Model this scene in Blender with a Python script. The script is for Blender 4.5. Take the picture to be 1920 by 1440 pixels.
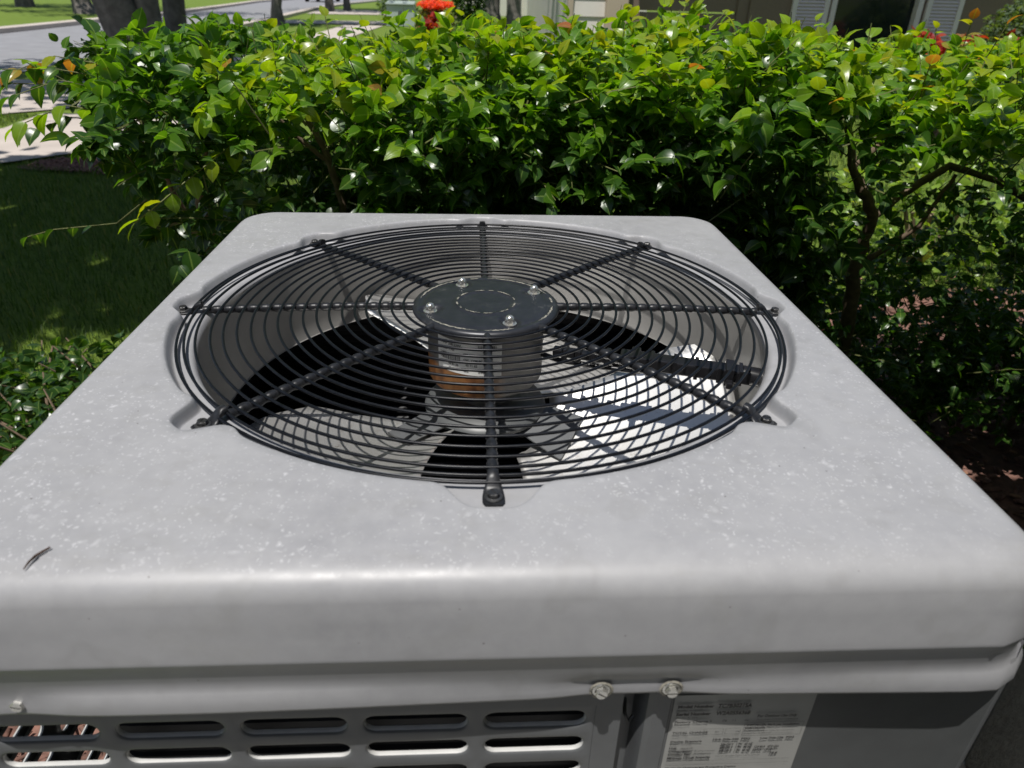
import bpy, bmesh, math, random
import numpy as np
from mathutils import Vector, Matrix, Euler
S = bpy.context.scene
for o in list(bpy.data.objects): bpy.data.objects.remove(o)
R = math.radians
rng = np.random.default_rng(7)
rnd = random.Random(5)
LID = 0.90                                   # height of the lid's flat top above the ground

# ------------------------------------------------------------------ camera
cam_data = bpy.data.cameras.new('camera')
camera = bpy.data.objects.new('camera', cam_data)
S.collection.objects.link(camera); S.camera = camera
PITCH, YAW, ROLL = 0.5118, 0.0629, 0.0282
cp, sp = math.cos(PITCH), math.sin(PITCH)
fw = Vector((math.sin(YAW)*cp, math.cos(YAW)*cp, -sp))
rt = Vector((math.cos(YAW), -math.sin(YAW), 0)); up = rt.cross(fw)
r2 = rt*math.cos(ROLL)+up*math.sin(ROLL); u2 = -rt*math.sin(ROLL)+up*math.cos(ROLL)
m = Matrix((r2, u2, -fw)).transposed().to_4x4()
m.translation = Vector((-0.0161, -0.8265, LID+0.3465))
camera.matrix_world = m
cam_data.sensor_width = 36; cam_data.lens = 1319.4/1920*36
cam_data.clip_start = 0.02; cam_data.clip_end = 600
cam_data.dof.use_dof = True; cam_data.dof.focus_distance = 0.98; cam_data.dof.aperture_fstop = 8.0

# ------------------------------------------------------------------ sky, sun, exposure
SUN = Vector((0.15, 0.30, -1.0)).normalized()          # direction the light travels
world = bpy.data.worlds.new('World'); S.world = world; world.use_nodes = True
wn = world.node_tree; wn.nodes.clear()
sky = wn.nodes.new('ShaderNodeTexSky'); sky.sky_type = 'NISHITA'; sky.sun_disc = False
sky.sun_elevation = math.asin(-SUN.z); sky.sun_rotation = math.atan2(-SUN.x, -SUN.y)
bg = wn.nodes.new('ShaderNodeBackground'); bg.inputs['Strength'].default_value = 0.085
wo = wn.nodes.new('ShaderNodeOutputWorld')
wn.links.new(sky.outputs[0], bg.inputs[0]); wn.links.new(bg.outputs[0], wo.inputs[0])
sd = bpy.data.lights.new('sun', 'SUN'); sun = bpy.data.objects.new('sun', sd); S.collection.objects.link(sun)
sd.energy = 4.7; sd.angle = R(0.53); sd.color = (1.0, 0.965, 0.915)
sun.rotation_euler = SUN.to_track_quat('-Z', 'Y').to_euler(); sun.location = (-1, -2, 6)
S.view_settings.view_transform = 'Standard'; S.view_settings.look = 'None'
S.view_settings.gamma = 1; S.view_settings.use_curve_mapping = False
S.view_settings.exposure = 0.0
S.cycles.max_bounces = 8; S.cycles.transparent_max_bounces = 8
S.cycles.use_denoising = True

# ------------------------------------------------------------------ materials
class NT:
    def __init__(s, name):
        s.m = bpy.data.materials.new(name); s.m.use_nodes = True
        s.t = s.m.node_tree; s.n = s.t.nodes; s.l = s.t.links
        s.b = s.n['Principled BSDF']; s.out = s.n['Material Output']
    def new(s, t, **k):
        n = s.n.new(t)
        for a, v in k.items(): setattr(n, a, v)
        return n
    def link(s, a, b): s.l.new(a, b)
    def coord(s, scale=(1, 1, 1), kind='Object'):
        c = s.new('ShaderNodeTexCoord'); mp = s.new('ShaderNodeMapping')
        mp.inputs['Scale'].default_value = scale; s.link(c.outputs[kind], mp.inputs[0]); return mp.outputs[0]
    def noise(s, vec, scale, detail=4, rough=.55):
        n = s.new('ShaderNodeTexNoise'); n.inputs['Scale'].default_value = scale
        n.inputs['Detail'].default_value = detail; n.inputs['Roughness'].default_value = rough
        s.link(vec, n.inputs['Vector']); return n.outputs['Fac']
    def ramp(s, fac, stops, interp='LINEAR'):
        r = s.new('ShaderNodeValToRGB'); cr = r.color_ramp; cr.interpolation = interp
        while len(cr.elements) < len(stops): cr.elements.new(.5)
        for e, (p, c) in zip(cr.elements, stops):
            e.position = p; e.color = (c, c, c, 1) if isinstance(c, (int, float)) else (*c, 1)
        s.link(fac, r.inputs[0]); return r.outputs[0]
    def mix(s, fac, a, b, blend='MIX'):
        n = s.new('ShaderNodeMix', data_type='RGBA', blend_type=blend)
        for i, v in ((0, fac), (6, a), (7, b)):
            if isinstance(v, (int, float)): n.inputs[i].default_value = v
            elif isinstance(v, tuple): n.inputs[i].default_value = (*v, 1)
            else: s.link(v, n.inputs[i])
        return n.outputs[2]
    def math(s, op, a, b=0.0):
        n = s.new('ShaderNodeMath', operation=op)
        for i, v in ((0, a), (1, b)):
            if isinstance(v, (int, float)): n.inputs[i].default_value = v
            else: s.link(v, n.inputs[i])
        return n.outputs[0]
    def bump(s, h, strength=.3, dist=.002):
        b = s.new('ShaderNodeBump'); b.inputs['Strength'].default_value = strength
        b.inputs['Distance'].default_value = dist; s.link(h, b.inputs['Height']); s.link(b.outputs[0], s.b.inputs['Normal'])
    def set(s, **k):
        for a, v in k.items():
            a = a.replace('_', ' ')
            if isinstance(v, tuple): v = (*v, 1)
            s.b.inputs[a].default_value = v
        return s

def simple(name, col, rough=.6, metal=0., var=.15, scale=40, bump=0., spec=None):
    t = NT(name); v = t.coord()
    f = t.noise(v, scale, 5)
    c = t.ramp(f, [(.25, tuple(x*(1-var) for x in col)), (.75, tuple(min(1, x*(1+var)) for x in col))])
    t.link(c, t.b.inputs['Base Color']); t.set(Roughness=rough, Metallic=metal)
    if spec is not None: t.b.inputs['Specular IOR Level'].default_value = spec
    if bump: t.bump(t.noise(v, scale*2, 6), bump, .002)
    return t.m

def mat_lid():
    t = NT('weathered_grey_paint'); v = t.coord()
    big = t.noise(v, 5, 5, .6); fine = t.noise(v, 60, 6, .65)
    base = t.ramp(big, [(.3, (.282, .284, .298)), (.7, (.346, .348, .362))])
    base = t.mix(t.ramp(fine, [(.35, 0.0), (.7, .35)]), base, (.395, .397, .408))
    # chalky oxidation flecks: small blots with uneven outline
    warp = t.new('ShaderNodeTexNoise'); warp.inputs['Scale'].default_value = 90; warp.inputs['Detail'].default_value = 3
    t.link(v, warp.inputs['Vector'])
    add = t.new('ShaderNodeVectorMath', operation='MULTIPLY_ADD'); t.link(warp.outputs['Color'], add.inputs[0])
    add.inputs[1].default_value = (.014, .014, .014); t.link(v, add.inputs[2])
    masks = None
    sx_ = t.new('ShaderNodeSeparateXYZ'); t.link(v, sx_.inputs[0])
    topm = t.ramp(t.math('MULTIPLY_ADD', sx_.outputs[2], 60.0), [(.0, 0.0), (.5, 1.0)])
    for sc, th, dens in ((85, .30, .50), (170, .34, .44), (330, .36, .40)):
        vo = t.new('ShaderNodeTexVoronoi'); vo.inputs['Scale'].default_value = sc; t.link(add.outputs[0], vo.inputs['Vector'])
        spot = t.ramp(vo.outputs['Distance'], [(th*.15, 1.0), (th*1.1, 0.0)])
        rd = t.new('ShaderNodeSeparateColor'); t.link(vo.outputs['Color'], rd.inputs[0])
        sel = t.math('GREATER_THAN', rd.outputs[0], .72)
        reg = t.ramp(t.math('ADD', t.noise(v, 7, 4, .65), t.math('MULTIPLY', sx_.outputs[0], -.12)), [(dens-.05, 0.0), (dens+.14, 1.0)])
        mk = t.math('MULTIPLY', t.math('MULTIPLY', spot, sel), reg)
        masks = mk if masks is None else t.math('MAXIMUM', masks, mk)
    base = t.mix(t.math('MULTIPLY', t.math('MULTIPLY', masks, .66), topm), base, (.60, .60, .62))
    # faint warm dirt
    dirt = t.ramp(t.noise(t.coord((1, 3, 1)), 12, 6, .7), [(.54, 0.0), (.78, .40)])
    base = t.mix(dirt, base, (.26, .258, .245))
    blot = t.ramp(t.noise(v, 26, 2, .4), [(.60, 0.0), (.68, .22), (.74, .05)])
    base = t.mix(blot, base, (.235, .235, .23))
    spk = t.new('ShaderNodeTexVoronoi'); spk.inputs['Scale'].default_value = 42; t.link(v, spk.inputs['Vector'])
    base = t.mix(t.ramp(spk.outputs['Distance'], [(.022, .75), (.045, 0.0)]), base, (.09, .08, .07))
    sv = t.coord((2.2, 9, 2.2)); sc_ = t.new('ShaderNodeTexVoronoi', feature='DISTANCE_TO_EDGE')
    sc_.inputs['Scale'].default_value = 3; t.link(sv, sc_.inputs['Vector'])
    t.link(base, t.b.inputs['Base Color'])
    t.link(t.ramp(fine, [(.3, .36), (.75, .50)]), t.b.inputs['Roughness'])
    t.b.inputs['Specular IOR Level'].default_value = .45
    t.bump(t.math('ADD', t.math('MULTIPLY', t.noise(v, 14, 3), 1.0), t.math('MULTIPLY', fine, .12)), .25, .0016)
    return t.m

def mat_leaf(name, stops, rough=.31):
    t = NT(name); at = t.new('ShaderNodeAttribute', attribute_name='tint')
    col = t.ramp(at.outputs['Fac'], stops)
    g = t.noise(t.coord(), 60, 3)
    col = t.mix(t.ramp(g, [(.3, 0.0), (.8, .35)]), col, (.02, .05, .01))
    if name == 'hedge_leaf':
        rib = t.new('ShaderNodeAttribute', attribute_name='across')
        col = t.mix(t.ramp(rib.outputs['Fac'], [(.0, .55), (.14, 0.0)]), col, (.30, .42, .10))
        col = t.mix(t.ramp(t.noise(t.coord(), 35, 4, .7), [(.68, 0.0), (.75, .7)]), col, (.16, .10, .03))
        t.bump(t.ramp(rib.outputs['Fac'], [(0.0, 0.0), (.3, 1.0)]), .35, .001)
    t.link(col, t.b.inputs['Base Color']); t.set(Roughness=rough); t.b.inputs['Specular IOR Level'].default_value = .6
    tr = t.new('ShaderNodeBsdfTranslucent')
    t.link(t.mix(1.0, col, (2.3, 2.3, .5), 'MULTIPLY'), tr.inputs['Color'])
    mx = t.new('ShaderNodeMixShader'); mx.inputs[0].default_value = .42
    t.link(t.b.outputs[0], mx.inputs[1]); t.link(tr.outputs[0], mx.inputs[2]); t.link(mx.outputs[0], t.out.inputs['Surface'])
    return t.m

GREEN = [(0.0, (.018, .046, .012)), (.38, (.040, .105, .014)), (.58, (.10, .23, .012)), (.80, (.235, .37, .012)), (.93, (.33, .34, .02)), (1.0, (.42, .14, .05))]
M = {}
M['lid'] = mat_lid()
M['leaf'] = mat_leaf('hedge_leaf', GREEN)
M['tree_leaf'] = mat_leaf('tree_leaf', [(0, (.02, .05, .012)), (1, (.06, .11, .02))], .45)
M['red_leaf'] = mat_leaf('red_leaf', [(0, (.18, .015, .02)), (.6, (.40, .03, .035)), (1, (.55, .12, .05))], .4)
M['red_flower'] = mat_leaf('coral_flower', [(0, (.60, .06, .03)), (1, (.85, .14, .07))], .6)
M['olive_leaf'] = mat_leaf('olive_leaf', [(0, (.05, .06, .01)), (1, (.16, .15, .03))], .5)
M['pale_leaf'] = mat_leaf('pale_green_leaf', [(0, (.06, .10, .05)), (1, (.16, .22, .12))], .5)
M['grass'] = mat_leaf('grass_blade', [(0, (.03, .06, .012)), (.7, (.085, .15, .022)), (1, (.26, .23, .08))], .6)
M['wire'] = simple('black_vinyl_wire', (.006, .007, .010), .34, 0, .5, 160, 0, .30)
M['rod'] = simple('worn_black_steel', (.018, .019, .022), .38, .1, .7, 120, 0, .36)
M['steel'] = simple('zinc_steel', (.68, .67, .63), .26, .85, .25, 80)
M['old_steel'] = simple('dull_bolt_steel', (.10, .10, .10), .4, .8, .4, 200)
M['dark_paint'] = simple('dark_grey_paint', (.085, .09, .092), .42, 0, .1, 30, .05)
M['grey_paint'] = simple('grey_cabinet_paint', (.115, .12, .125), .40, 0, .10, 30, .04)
M['edge'] = simple('sunlit_slot_rim', (.48, .48, .47), .5, 0, .1, 60)  # slot rims paler than the cabinet paint: sun glare put into the colour
M['black'] = simple('black_plastic', (.012, .012, .014), .28, 0, .3, 60)
M['coil'] = simple('coil_fin_black', (.010, .010, .012), .6, 0, .3, 60)
M['venturi'] = simple('venturi_paint', (.25, .245, .235), .32, 0, .12, 9, .03)
M['bark'] = simple('grey_bark', (.14, .125, .11), .9, 0, .55, 9, .8)
M['stem'] = simple('hedge_stem_bark', (.17, .12, .08), .85, 0, .4, 60, .5)
M['twig'] = simple('green_twig', (.14, .15, .05), .7, 0, .4, 80)
M['concrete'] = simple('pale_concrete', (.50, .44, .39), .9, 0, .12, 3, .2)
M['bounce_slab'] = simple('grey_bounce_slab', (.26, .26, .26), .9, 0, .12, 6, .2)
M['asphalt'] = simple('sun_bleached_asphalt', (.25, .25, .26), .9, 0, .14, 2.5, .2)
M['stucco'] = simple('brown_grey_stucco', (.30, .285, .235), .92, 0, .22, 90, 1.0)
M['pad'] = simple('rough_pad_concrete', (.22, .20, .16), .92, 0, .3, 60, 1.0)
M['paint_white'] = simple('warm_white_siding', (.66, .62, .57), .6, 0, .05, 3)
M['trim_tan'] = simple('tan_trim', (.48, .39, .30), .6, 0, .06, 3)
M['wall_grey'] = simple('taupe_stucco', (.23, .165, .13), .8, 0, .08, 30, .2)
M['garage'] = simple('taupe_garage_door', (.225, .16, .125), .6, 0, .06, 4)
M['shutter'] = simple('pale_lilac_shutter', (.80, .70, .70), .55, 0, .05, 5)
M['roof'] = simple('brown_shingle', (.16, .12, .10), .9, 0, .3, 12, .5)
M['util'] = simple('pale_green_cabinet', (.36, .42, .38), .5, 0, .06, 4)
M['mulch'] = simple('red_mulch', (.20, .105, .08), .95, 0, .55, 30, .8)
M['rock'] = simple('pinkish_rock', (.42, .30, .26), .9, 0, .3, 14, .6)
M['dead_twig'] = simple('dead_twig', (.06, .035, .025), .9)
M['dead_leaf'] = simple('dry_leaf', (.30, .16, .10), .8, 0, .35, 30)
M['car_paint'] = simple('black_car_paint', (.015, .015, .018), .2, .2, .1, 3)
M['rubber'] = simple('tyre_rubber', (.02, .02, .02), .8)
M['ink'] = simple('printed_black', (.02, .02, .022), .6)
M['lamp_red'] = simple('red_lens', (.35, .02, .02), .25)

def mat_blade():
    t = NT('bare_aluminium_blade'); v = t.coord()
    c = t.ramp(t.noise(v, 18, 5), [(.3, (.86, .85, .82)), (.75, (.94, .93, .91))])
    c = t.mix(t.ramp(t.noise(v, 45, 6, .7), [(.6, 0.0), (.75, .6)]), c, (.36, .28, .20))
    t.link(c, t.b.inputs['Base Color']); t.set(Roughness=.45, Metallic=.90); return t.m
M['blade'] = mat_blade()
def mat_motor():
    t = NT('motor_case_rust'); v = t.coord()
    sx = t.new('ShaderNodeSeparateXYZ'); t.link(v, sx.inputs[0])
    rust_n = t.noise(t.coord((60, 60, 5)), 1.0, 5)
    zmask = t.ramp(t.math('ADD', sx.outputs[2], t.math('MULTIPLY', rust_n, .02)), [(0.0, 0.0), (1.0, 0.0)])
    # rust band on the lower half (object z runs from -0.11 to 0)
    zr = t.new('ShaderNodeMapRange'); zr.inputs[1].default_value = -.058; zr.inputs[2].default_value = -.068
    t.link(t.math('ADD', sx.outputs[2], t.math('MULTIPLY', t.math('SUBTRACT', rust_n, .5), .02)), zr.inputs[0])
    rust = t.ramp(rust_n, [(.3, (.16, .055, .015)), (.5, (.36, .14, .035)), (.72, (.50, .27, .10))])
    case = t.ramp(t.noise(v, 30, 4), [(.3, (.11, .11, .108)), (.7, (.17, .165, .155))])
    xr = t.new('ShaderNodeMapRange'); xr.inputs[1].default_value = .025; xr.inputs[2].default_value = -.02; t.link(sx.outputs[0], xr.inputs[0])
    t.link(t.mix(t.math('MULTIPLY', zr.outputs[0], xr.outputs[0]), case, rust), t.b.inputs['Base Color']); t.set(Roughness=.45, Metallic=.3); return t.m
M['motor'] = mat_motor()
def mat_plate():
    t = NT('hub_plate_worn_paint'); v = t.coord()
    c = t.ramp(t.noise(v, 40, 6, .7), [(.3, (.018, .020, .025)), (.6, (.032, .034, .040)), (.74, (.10, .10, .095))])
    t.link(c, t.b.inputs['Base Color']); t.set(Roughness=.36, Metallic=.25); t.bump(t.noise(v, 25, 3), .15, .002); return t.m
M['plate'] = mat_plate()
def mat_worn():
    t = NT('bare_metal_wear'); v = t.coord()
    c = t.ramp(t.noise(v, 140, 5, .7), [(.38, (.06, .065, .07)), (.5, (.34, .32, .27)), (.7, (.55, .52, .44))])
    t.link(c, t.b.inputs['Base Color']); t.set(Roughness=.45, Metallic=.3); return t.m
M['wear'] = mat_worn()
def mat_label(name, col):
    t = NT(name); v = t.coord()
    c = t.ramp(t.noise(v, 25, 4), [(.3, tuple(x*.9 for x in col)), (.7, col)])
    t.link(c, t.b.inputs['Base Color']); t.set(Roughness=.38); return t.m
M['label'] = mat_label('silver_white_label', (.36, .36, .345))
M['sticker'] = mat_label('motor_sticker_paper', (.78, .78, .76))
def mat_ground():
    t = NT('lawn_ground'); v = t.coord()
    a = t.noise(v, .8, 5); b = t.noise(v, 30, 6, .7)
    c = t.ramp(b, [(.3, (.075, .125, .010)), (.6, (.15, .225, .018)), (.8, (.25, .28, .04))])
    c = t.mix(t.ramp(a, [(.35, 0.0), (.75, .5)]), c, (.15, .22, .025))
    t.link(c, t.b.inputs['Base Color']); t.set(Roughness=.95); t.bump(b, .8, .03); return t.m
M['ground'] = mat_ground()
def mat_glass():
    t = NT('dark_window_glass'); t.link(t.ramp(t.noise(t.coord(), 2, 3), [(.3, (.008, .012, .012)), (.7, (.02, .028, .028))]), t.b.inputs['Base Color'])
    t.set(Roughness=.08); t.b.inputs['Specular IOR Level'].default_value = .4; return t.m
M['glass'] = mat_glass()

# ------------------------------------------------------------------ mesh helpers
def link(o): S.collection.objects.link(o); return o
def meshdata(name, V, F, mat=None, smooth=False, tint=None, mats=None, mi=None):
    me = bpy.data.meshes.new(name)
    V = np.asarray(V, np.float32).reshape(-1, 3)
    if isinstance(F, np.ndarray):
        nf, k = F.shape
        me.vertices.add(len(V)); me.vertices.foreach_set('co', V.ravel())
        me.loops.add(nf*k); me.loops.foreach_set('vertex_index', F.astype(np.int32).ravel())
        me.polygons.add(nf); me.polygons.foreach_set('loop_start', np.arange(0, nf*k, k, dtype=np.int32))
        me.update(calc_edges=True)
    else:
        me.from_pydata([tuple(map(float, v)) for v in V], [], F); me.update()
    if mats:
        for x in mats: me.materials.append(x)
        me.polygons.foreach_set('material_index', np.asarray(mi, np.int32))
    elif mat: me.materials.append(mat)
    if smooth: me.polygons.foreach_set('use_smooth', np.ones(len(me.polygons), bool))
    if tint is not None:
        a = me.attributes.new('tint', 'FLOAT', 'POINT'); a.data.foreach_set('value', np.asarray(tint, np.float32))
    return me
def obj(name, me, parent=None, loc=(0, 0, 0), rot=(0, 0, 0), scale=None):
    o = link(bpy.data.objects.new(name, me)); o.parent = parent
    o.location = loc; o.rotation_euler = rot
    if scale: o.scale = scale
    return o
def thing(name, label, cat, loc=(0, 0, 0), group=None, rotz=0):
    o = link(bpy.data.objects.new(name, None)); o.location = loc; o.rotation_euler = (0, 0, rotz); o.empty_display_size = .1
    return tag(o, label, cat, group)
def tag(o, label, cat, group=None):
    o['label'] = label; o['category'] = cat
    if group: o['group'] = group
    return o
def structure(name, me, **k):
    o = obj(name, me, **k); o['kind'] = 'structure'; return o
def copy_tree(o, parent=None):
    c = o.copy(); S.collection.objects.link(c); c.parent = parent
    for ch in list(o.children): copy_tree(ch, c)
    return c

class MB:
    """collects shapes into one mesh"""
    def __init__(s): s.v = []; s.f = []; s.m = []; s.n = 0
    def add(s, V, F, mi=0):
        V = [tuple(x) for x in V]
        s.v += V; s.f += [tuple(i+s.n for i in f) for f in F]; s.m += [mi]*len(F); s.n += len(V); return s
    def box(s, x0, x1, y0, y1, z0, z1, mi=0):
        return s.add([(x0, y0, z0), (x1, y0, z0), (x1, y1, z0), (x0, y1, z0), (x0, y0, z1), (x1, y0, z1), (x1, y1, z1), (x0, y1, z1)],
                     [(0, 3, 2, 1), (4, 5, 6, 7), (0, 1, 5, 4), (1, 2, 6, 5), (2, 3, 7, 6), (3, 0, 4, 7)], mi)
    def tube(s, pts, rad, n=8, cap=True, mi=0, closed=False):
        pts = [Vector(p) for p in pts]; L = len(pts)
        rad = [rad]*L if isinstance(rad, (int, float)) else list(rad)
        V = []; t0 = None; a = None
        for i, p in enumerate(pts):
            if closed: t = (pts[(i+1) % L]-pts[i-1]).normalized()
            else: t = (pts[min(i+1, L-1)]-pts[max(i-1, 0)]).normalized()
            if a is None:
                a = t.orthogonal().normalized() if abs(t.z) > .99 else Vector((0, 0, 1))
            a = (a-t*a.dot(t)).normalized(); b = t.cross(a)
            for k in range(n):
                w = 2*math.pi*k/n; V.append(p+(a*math.cos(w)+b*math.sin(w))*rad[i])
        F = []
        for i in range(L if closed else L-1):
            j = (i+1) % L
            for k in range(n): F.append((i*n+k, i*n+(k+1) % n, j*n+(k+1) % n, j*n+k))
        if cap and not closed: F.append(tuple(range(n-1, -1, -1))); F.append(tuple((L-1)*n+k for k in range(n)))
        return s.add(V, F, mi)
    def lathe(s, prof, n=32, c=(0, 0, 0), mi=0):
        V = []; F = []
        for r, z in prof:
            for k in range(n):
                w = 2*math.pi*k/n; V.append((c[0]+r*math.cos(w), c[1]+r*math.sin(w), c[2]+z))
        for i in range(len(prof)-1):
            for k in range(n): F.append((i*n+k, i*n+(k+1) % n, (i+1)*n+(k+1) % n, (i+1)*n+k))
        return s.add(V, F, mi)
    def me(s, name, mat=None, smooth=False, mats=None):
        return meshdata(name, s.v, s.f, mat, smooth, mats=mats, mi=s.m if mats else None)
    def build(s, name, mat, parent=None, smooth=False, mats=None, **k):
        return obj(name, s.me(name, mat, smooth, mats), parent, **k)

def bevel(o, w, seg=2):
    b = o.modifiers.new('bevel', 'BEVEL'); b.width = w; b.segments = seg; b.limit_method = 'ANGLE'; return o
def autosmooth(o, ang=40):
    me = o.data
    me.polygons.foreach_set('use_smooth', np.ones(len(me.polygons), bool))
    bm = bmesh.new(); bm.from_mesh(me)
    for e in bm.edges:
        e.smooth = not (len(e.link_faces) == 2 and e.calc_face_angle(0) > R(ang))
    bm.to_mesh(me); bm.free(); return o

def text_verts(txt, size, bold=0.0, shear=0.0, space=1.0):
    cu = bpy.data.curves.new('print', 'FONT'); cu.body = txt; cu.size = size; cu.offset = bold; cu.shear = shear
    cu.space_character = space; cu.resolution_u = 2
    o = bpy.data.objects.new('print', cu); link(o)
    dg = bpy.context.evaluated_depsgraph_get(); dg.update()
    me = bpy.data.meshes.new_from_object(o.evaluated_get(dg))
    V = [tuple(v.co) for v in me.vertices]; F = [tuple(p.vertices) for p in me.polygons]
    bpy.data.objects.remove(o); bpy.data.curves.remove(cu); bpy.data.meshes.remove(me)
    return V, F

# ================================================================== THE GROUND
def sheet(name, poly, z, mat, thick=None):
    mb = MB()
    n = len(poly)
    mb.add([(x, y, z) for x, y in poly], [tuple(range(n))])
    if thick:
        mb.add([(x, y, z-thick) for x, y in poly]+[(x, y, z) for x, y in poly], [(i, (i+1) % n, n+(i+1) % n, n+i) for i in range(n)])
    return structure(name, mb.me(name, mat))

gx = np.concatenate([np.linspace(-300, -20, 15), np.linspace(-16, 16, 33), np.linspace(20, 300, 15)])
gy = np.concatenate([np.linspace(-300, -20, 15), np.linspace(-16, 16, 33), np.linspace(20, 300, 15)])
V = [(x, y, -.004) for y in gy for x in gx]; nx = len(gx)
F = [(j*nx+i, j*nx+i+1, (j+1)*nx+i+1, (j+1)*nx+i) for j in range(len(gy)-1) for i in range(nx-1)]
structure('ground', meshdata('ground', V, F, M['ground']))

# road: near edge and far kerb, curving to the right far away
near = [(-20, -6), (-9.6, 2.0), (-6.5, 9.7), (-6.9, 14), (-7.0, 18), (-7.5, 28), (-8.6, 42), (-8.8, 56), (-8.0, 75), (-4, 110), (8, 160)]
far = [(-26, -2), (-14.5, 7), (-11.4, 14), (-11.3, 18.8), (-11.5, 23), (-11.9, 32), (-13.0, 42), (-14.4, 54), (-15, 75), (-12, 112), (0, 165)]
def strip(name, a, b, z, mat, thick=None):
    V = [(x, y, z) for x, y in a]+[(x, y, z) for x, y in b]; n = len(a)
    F = [(i, i+1, n+i+1, n+i) for i in range(n-1)]
    if thick:
        V += [(x, y, z-thick) for x, y in a]+[(x, y, z-thick) for x, y in b]
        F += [(i, 2*n+i, 2*n+i+1, i+1) for i in range(n-1)]+[(n+i+1, 3*n+i+1, 3*n+i, n+i) for i in range(n-1)]
    return structure(name, meshdata(name, V, F, mat))
strip('road', near, far, .004, M['asphalt'])
strip('kerb', far, [(x-.45, y+.05) for x, y in far], .11, M['concrete'], .12)
strip('kerb', [(x+.35, y-.05) for x, y in near[3:]], near[3:], .11, M['concrete'], .12)
# pale driveway apron beside the road, verge, and the pavement in front of it
sheet('driveway', [(-9.0, 1.8), (-6.0, 4.2), (-4.75, 7.05), (-3.6, 8.2), (-2.8, 10.3), (-6.4, 9.75)], .012, M['concrete'])
sheet('pavement', [(-6.2, 1.2), (-3.95, 4.25), (-3.0, 5.35), (-2.55, 6.6), (-4.40, 7.1), (-4.30, 6.15), (-6.9, 2.6)], .020, M['concrete'])
sheet('pavement', [(-6.6, 26.6), (-2.9, 27.6), (-3.3, 30.2), (-7.0, 29.2)], .02, M['concrete'])
sheet('driveway', [(-7.6, 36), (-3.8, 37), (-4.0, 43), (-8.2, 43)], .02, M['concrete'])
sheet('pavement', [(-4.4, 11.5), (-3.5, 11.5), (-3.1, 26.6), (-4.4, 26.6)], .016, M['concrete'])
# mulch beds
def blob(name, cx, cy, rx, ry, z, mat, seed=0):
    rr = random.Random(seed); n = 40; ph = [rr.uniform(0, 6.28) for _ in range(4)]
    pts = []
    for k in range(n):
        w = 2*math.pi*k/n; q = 1+.10*math.sin(2*w+ph[0])+.07*math.sin(3*w+ph[1])+.05*math.sin(5*w+ph[2])
        pts.append((cx+rx*q*math.cos(w), cy+ry*q*math.sin(w)))
    return sheet(name, pts, z, mat), pts
blob('mulch_bed', -.1, .70, 1.30, 1.20, .004, M['mulch'], 1)
sheet('pavement', [(-3.5, -2.2), (.6, -2.2), (.6, -.66), (-3.5, -.66)], .02, M['bounce_slab'])  # unseen slab added so neutral light bounces onto the unit's front
blob('mulch_bed', 2.2, 1.3, 1.25, 1.0, .008, M['mulch'], 2)
blob('mulch_bed', -2.7, 4.75, .6, .26, .012, M['mulch'], 3)

# loose mulch chips and scraps on the beds
def chips(name, n, region, size, mat, zoff=.006, seed=1):
    g = np.random.default_rng(seed)
    base = np.array([(-1, -.5, 0), (1, -.6, .1), (.8, .6, 0), (-.9, .5, .1), (-.8, -.3, .8), (.7, -.4, .6), (.6, .4, .7), (-.6, .3, .6)])
    Fb = np.array([(0, 3, 2, 1), (4, 5, 6, 7), (0, 1, 5, 4), (1, 2, 6, 5), (2, 3, 7, 6), (3, 0, 4, 7)])
    P = region(g, n); n = len(P)
    sc = g.uniform(size[0], size[1], (n, 1, 1))*np.stack([g.uniform(.7, 1.6, n), g.uniform(.4, .9, n), g.uniform(.2, .6, n)], 1)[:, None, :]
    v = base[None]*sc
    a = g.uniform(0, 6.28, n); t = g.normal(0, .35, n)
    c, s_ = np.cos(a)[:, None], np.sin(a)[:, None]; ct, st = np.cos(t)[:, None], np.sin(t)[:, None]
    x, y, z = v[..., 0], v[..., 1], v[..., 2]
    z2 = z*ct+x*st; x2 = x*ct-z*st
    v = np.stack([x2*c-y*s_, x2*s_+y*c, z2], -1)+P[:, None, :]
    F = (Fb[None]+(np.arange(n)*8)[:, None, None]).reshape(-1, 4)
    o = obj(name, meshdata(name, v.reshape(-1, 3), F, mat)); o['kind'] = 'stuff'; return o
def ring_region(cx, cy, rx, ry, ex=None, z=.01):
    def f(g, n):
        w = g.uniform(0, 6.28, n); q = np.sqrt(g.uniform(0, 1, n))
        P = np.stack([cx+rx*q*np.cos(w), cy+ry*q*np.sin(w), np.full(n, z)], 1)
        if ex: P = P[~((P[:, 0] > ex[0]) & (P[:, 0] < ex[1]) & (P[:, 1] > ex[2]) & (P[:, 1] < ex[3]))]
        return P
    return f
chips('mulch_chips', 6500, ring_region(-.1, .70, 1.3, 1.20, (-.45, .45, -.5, .42)), (.010, .026), M['mulch'], seed=2)
chips('mulch_chips', 2500, ring_region(2.2, 1.3, 1.25, 1.0, None, .014), (.012, .028), M['mulch'], seed=3)
chips('mulch_chips', 1500, ring_region(-2.7, 4.75, .6, .26, None, .018), (.012, .03), M['mulch'], seed=4)
chips('fallen_leaves', 900, ring_region(1.6, 1.2, 1.9, 1.6, (-.45, .45, -.5, .42), .022), (.010, .024), M['dead_leaf'], seed=5)

# concrete pad under the unit
pad = MB(); pad.box(-.50, .62, -.62, .50, 0.0, .07)
pad = tag(pad.build('concrete_pad', M['pad']), 'rough grey concrete pad under the air conditioner', 'pad'); bevel(pad, .01)

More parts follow.
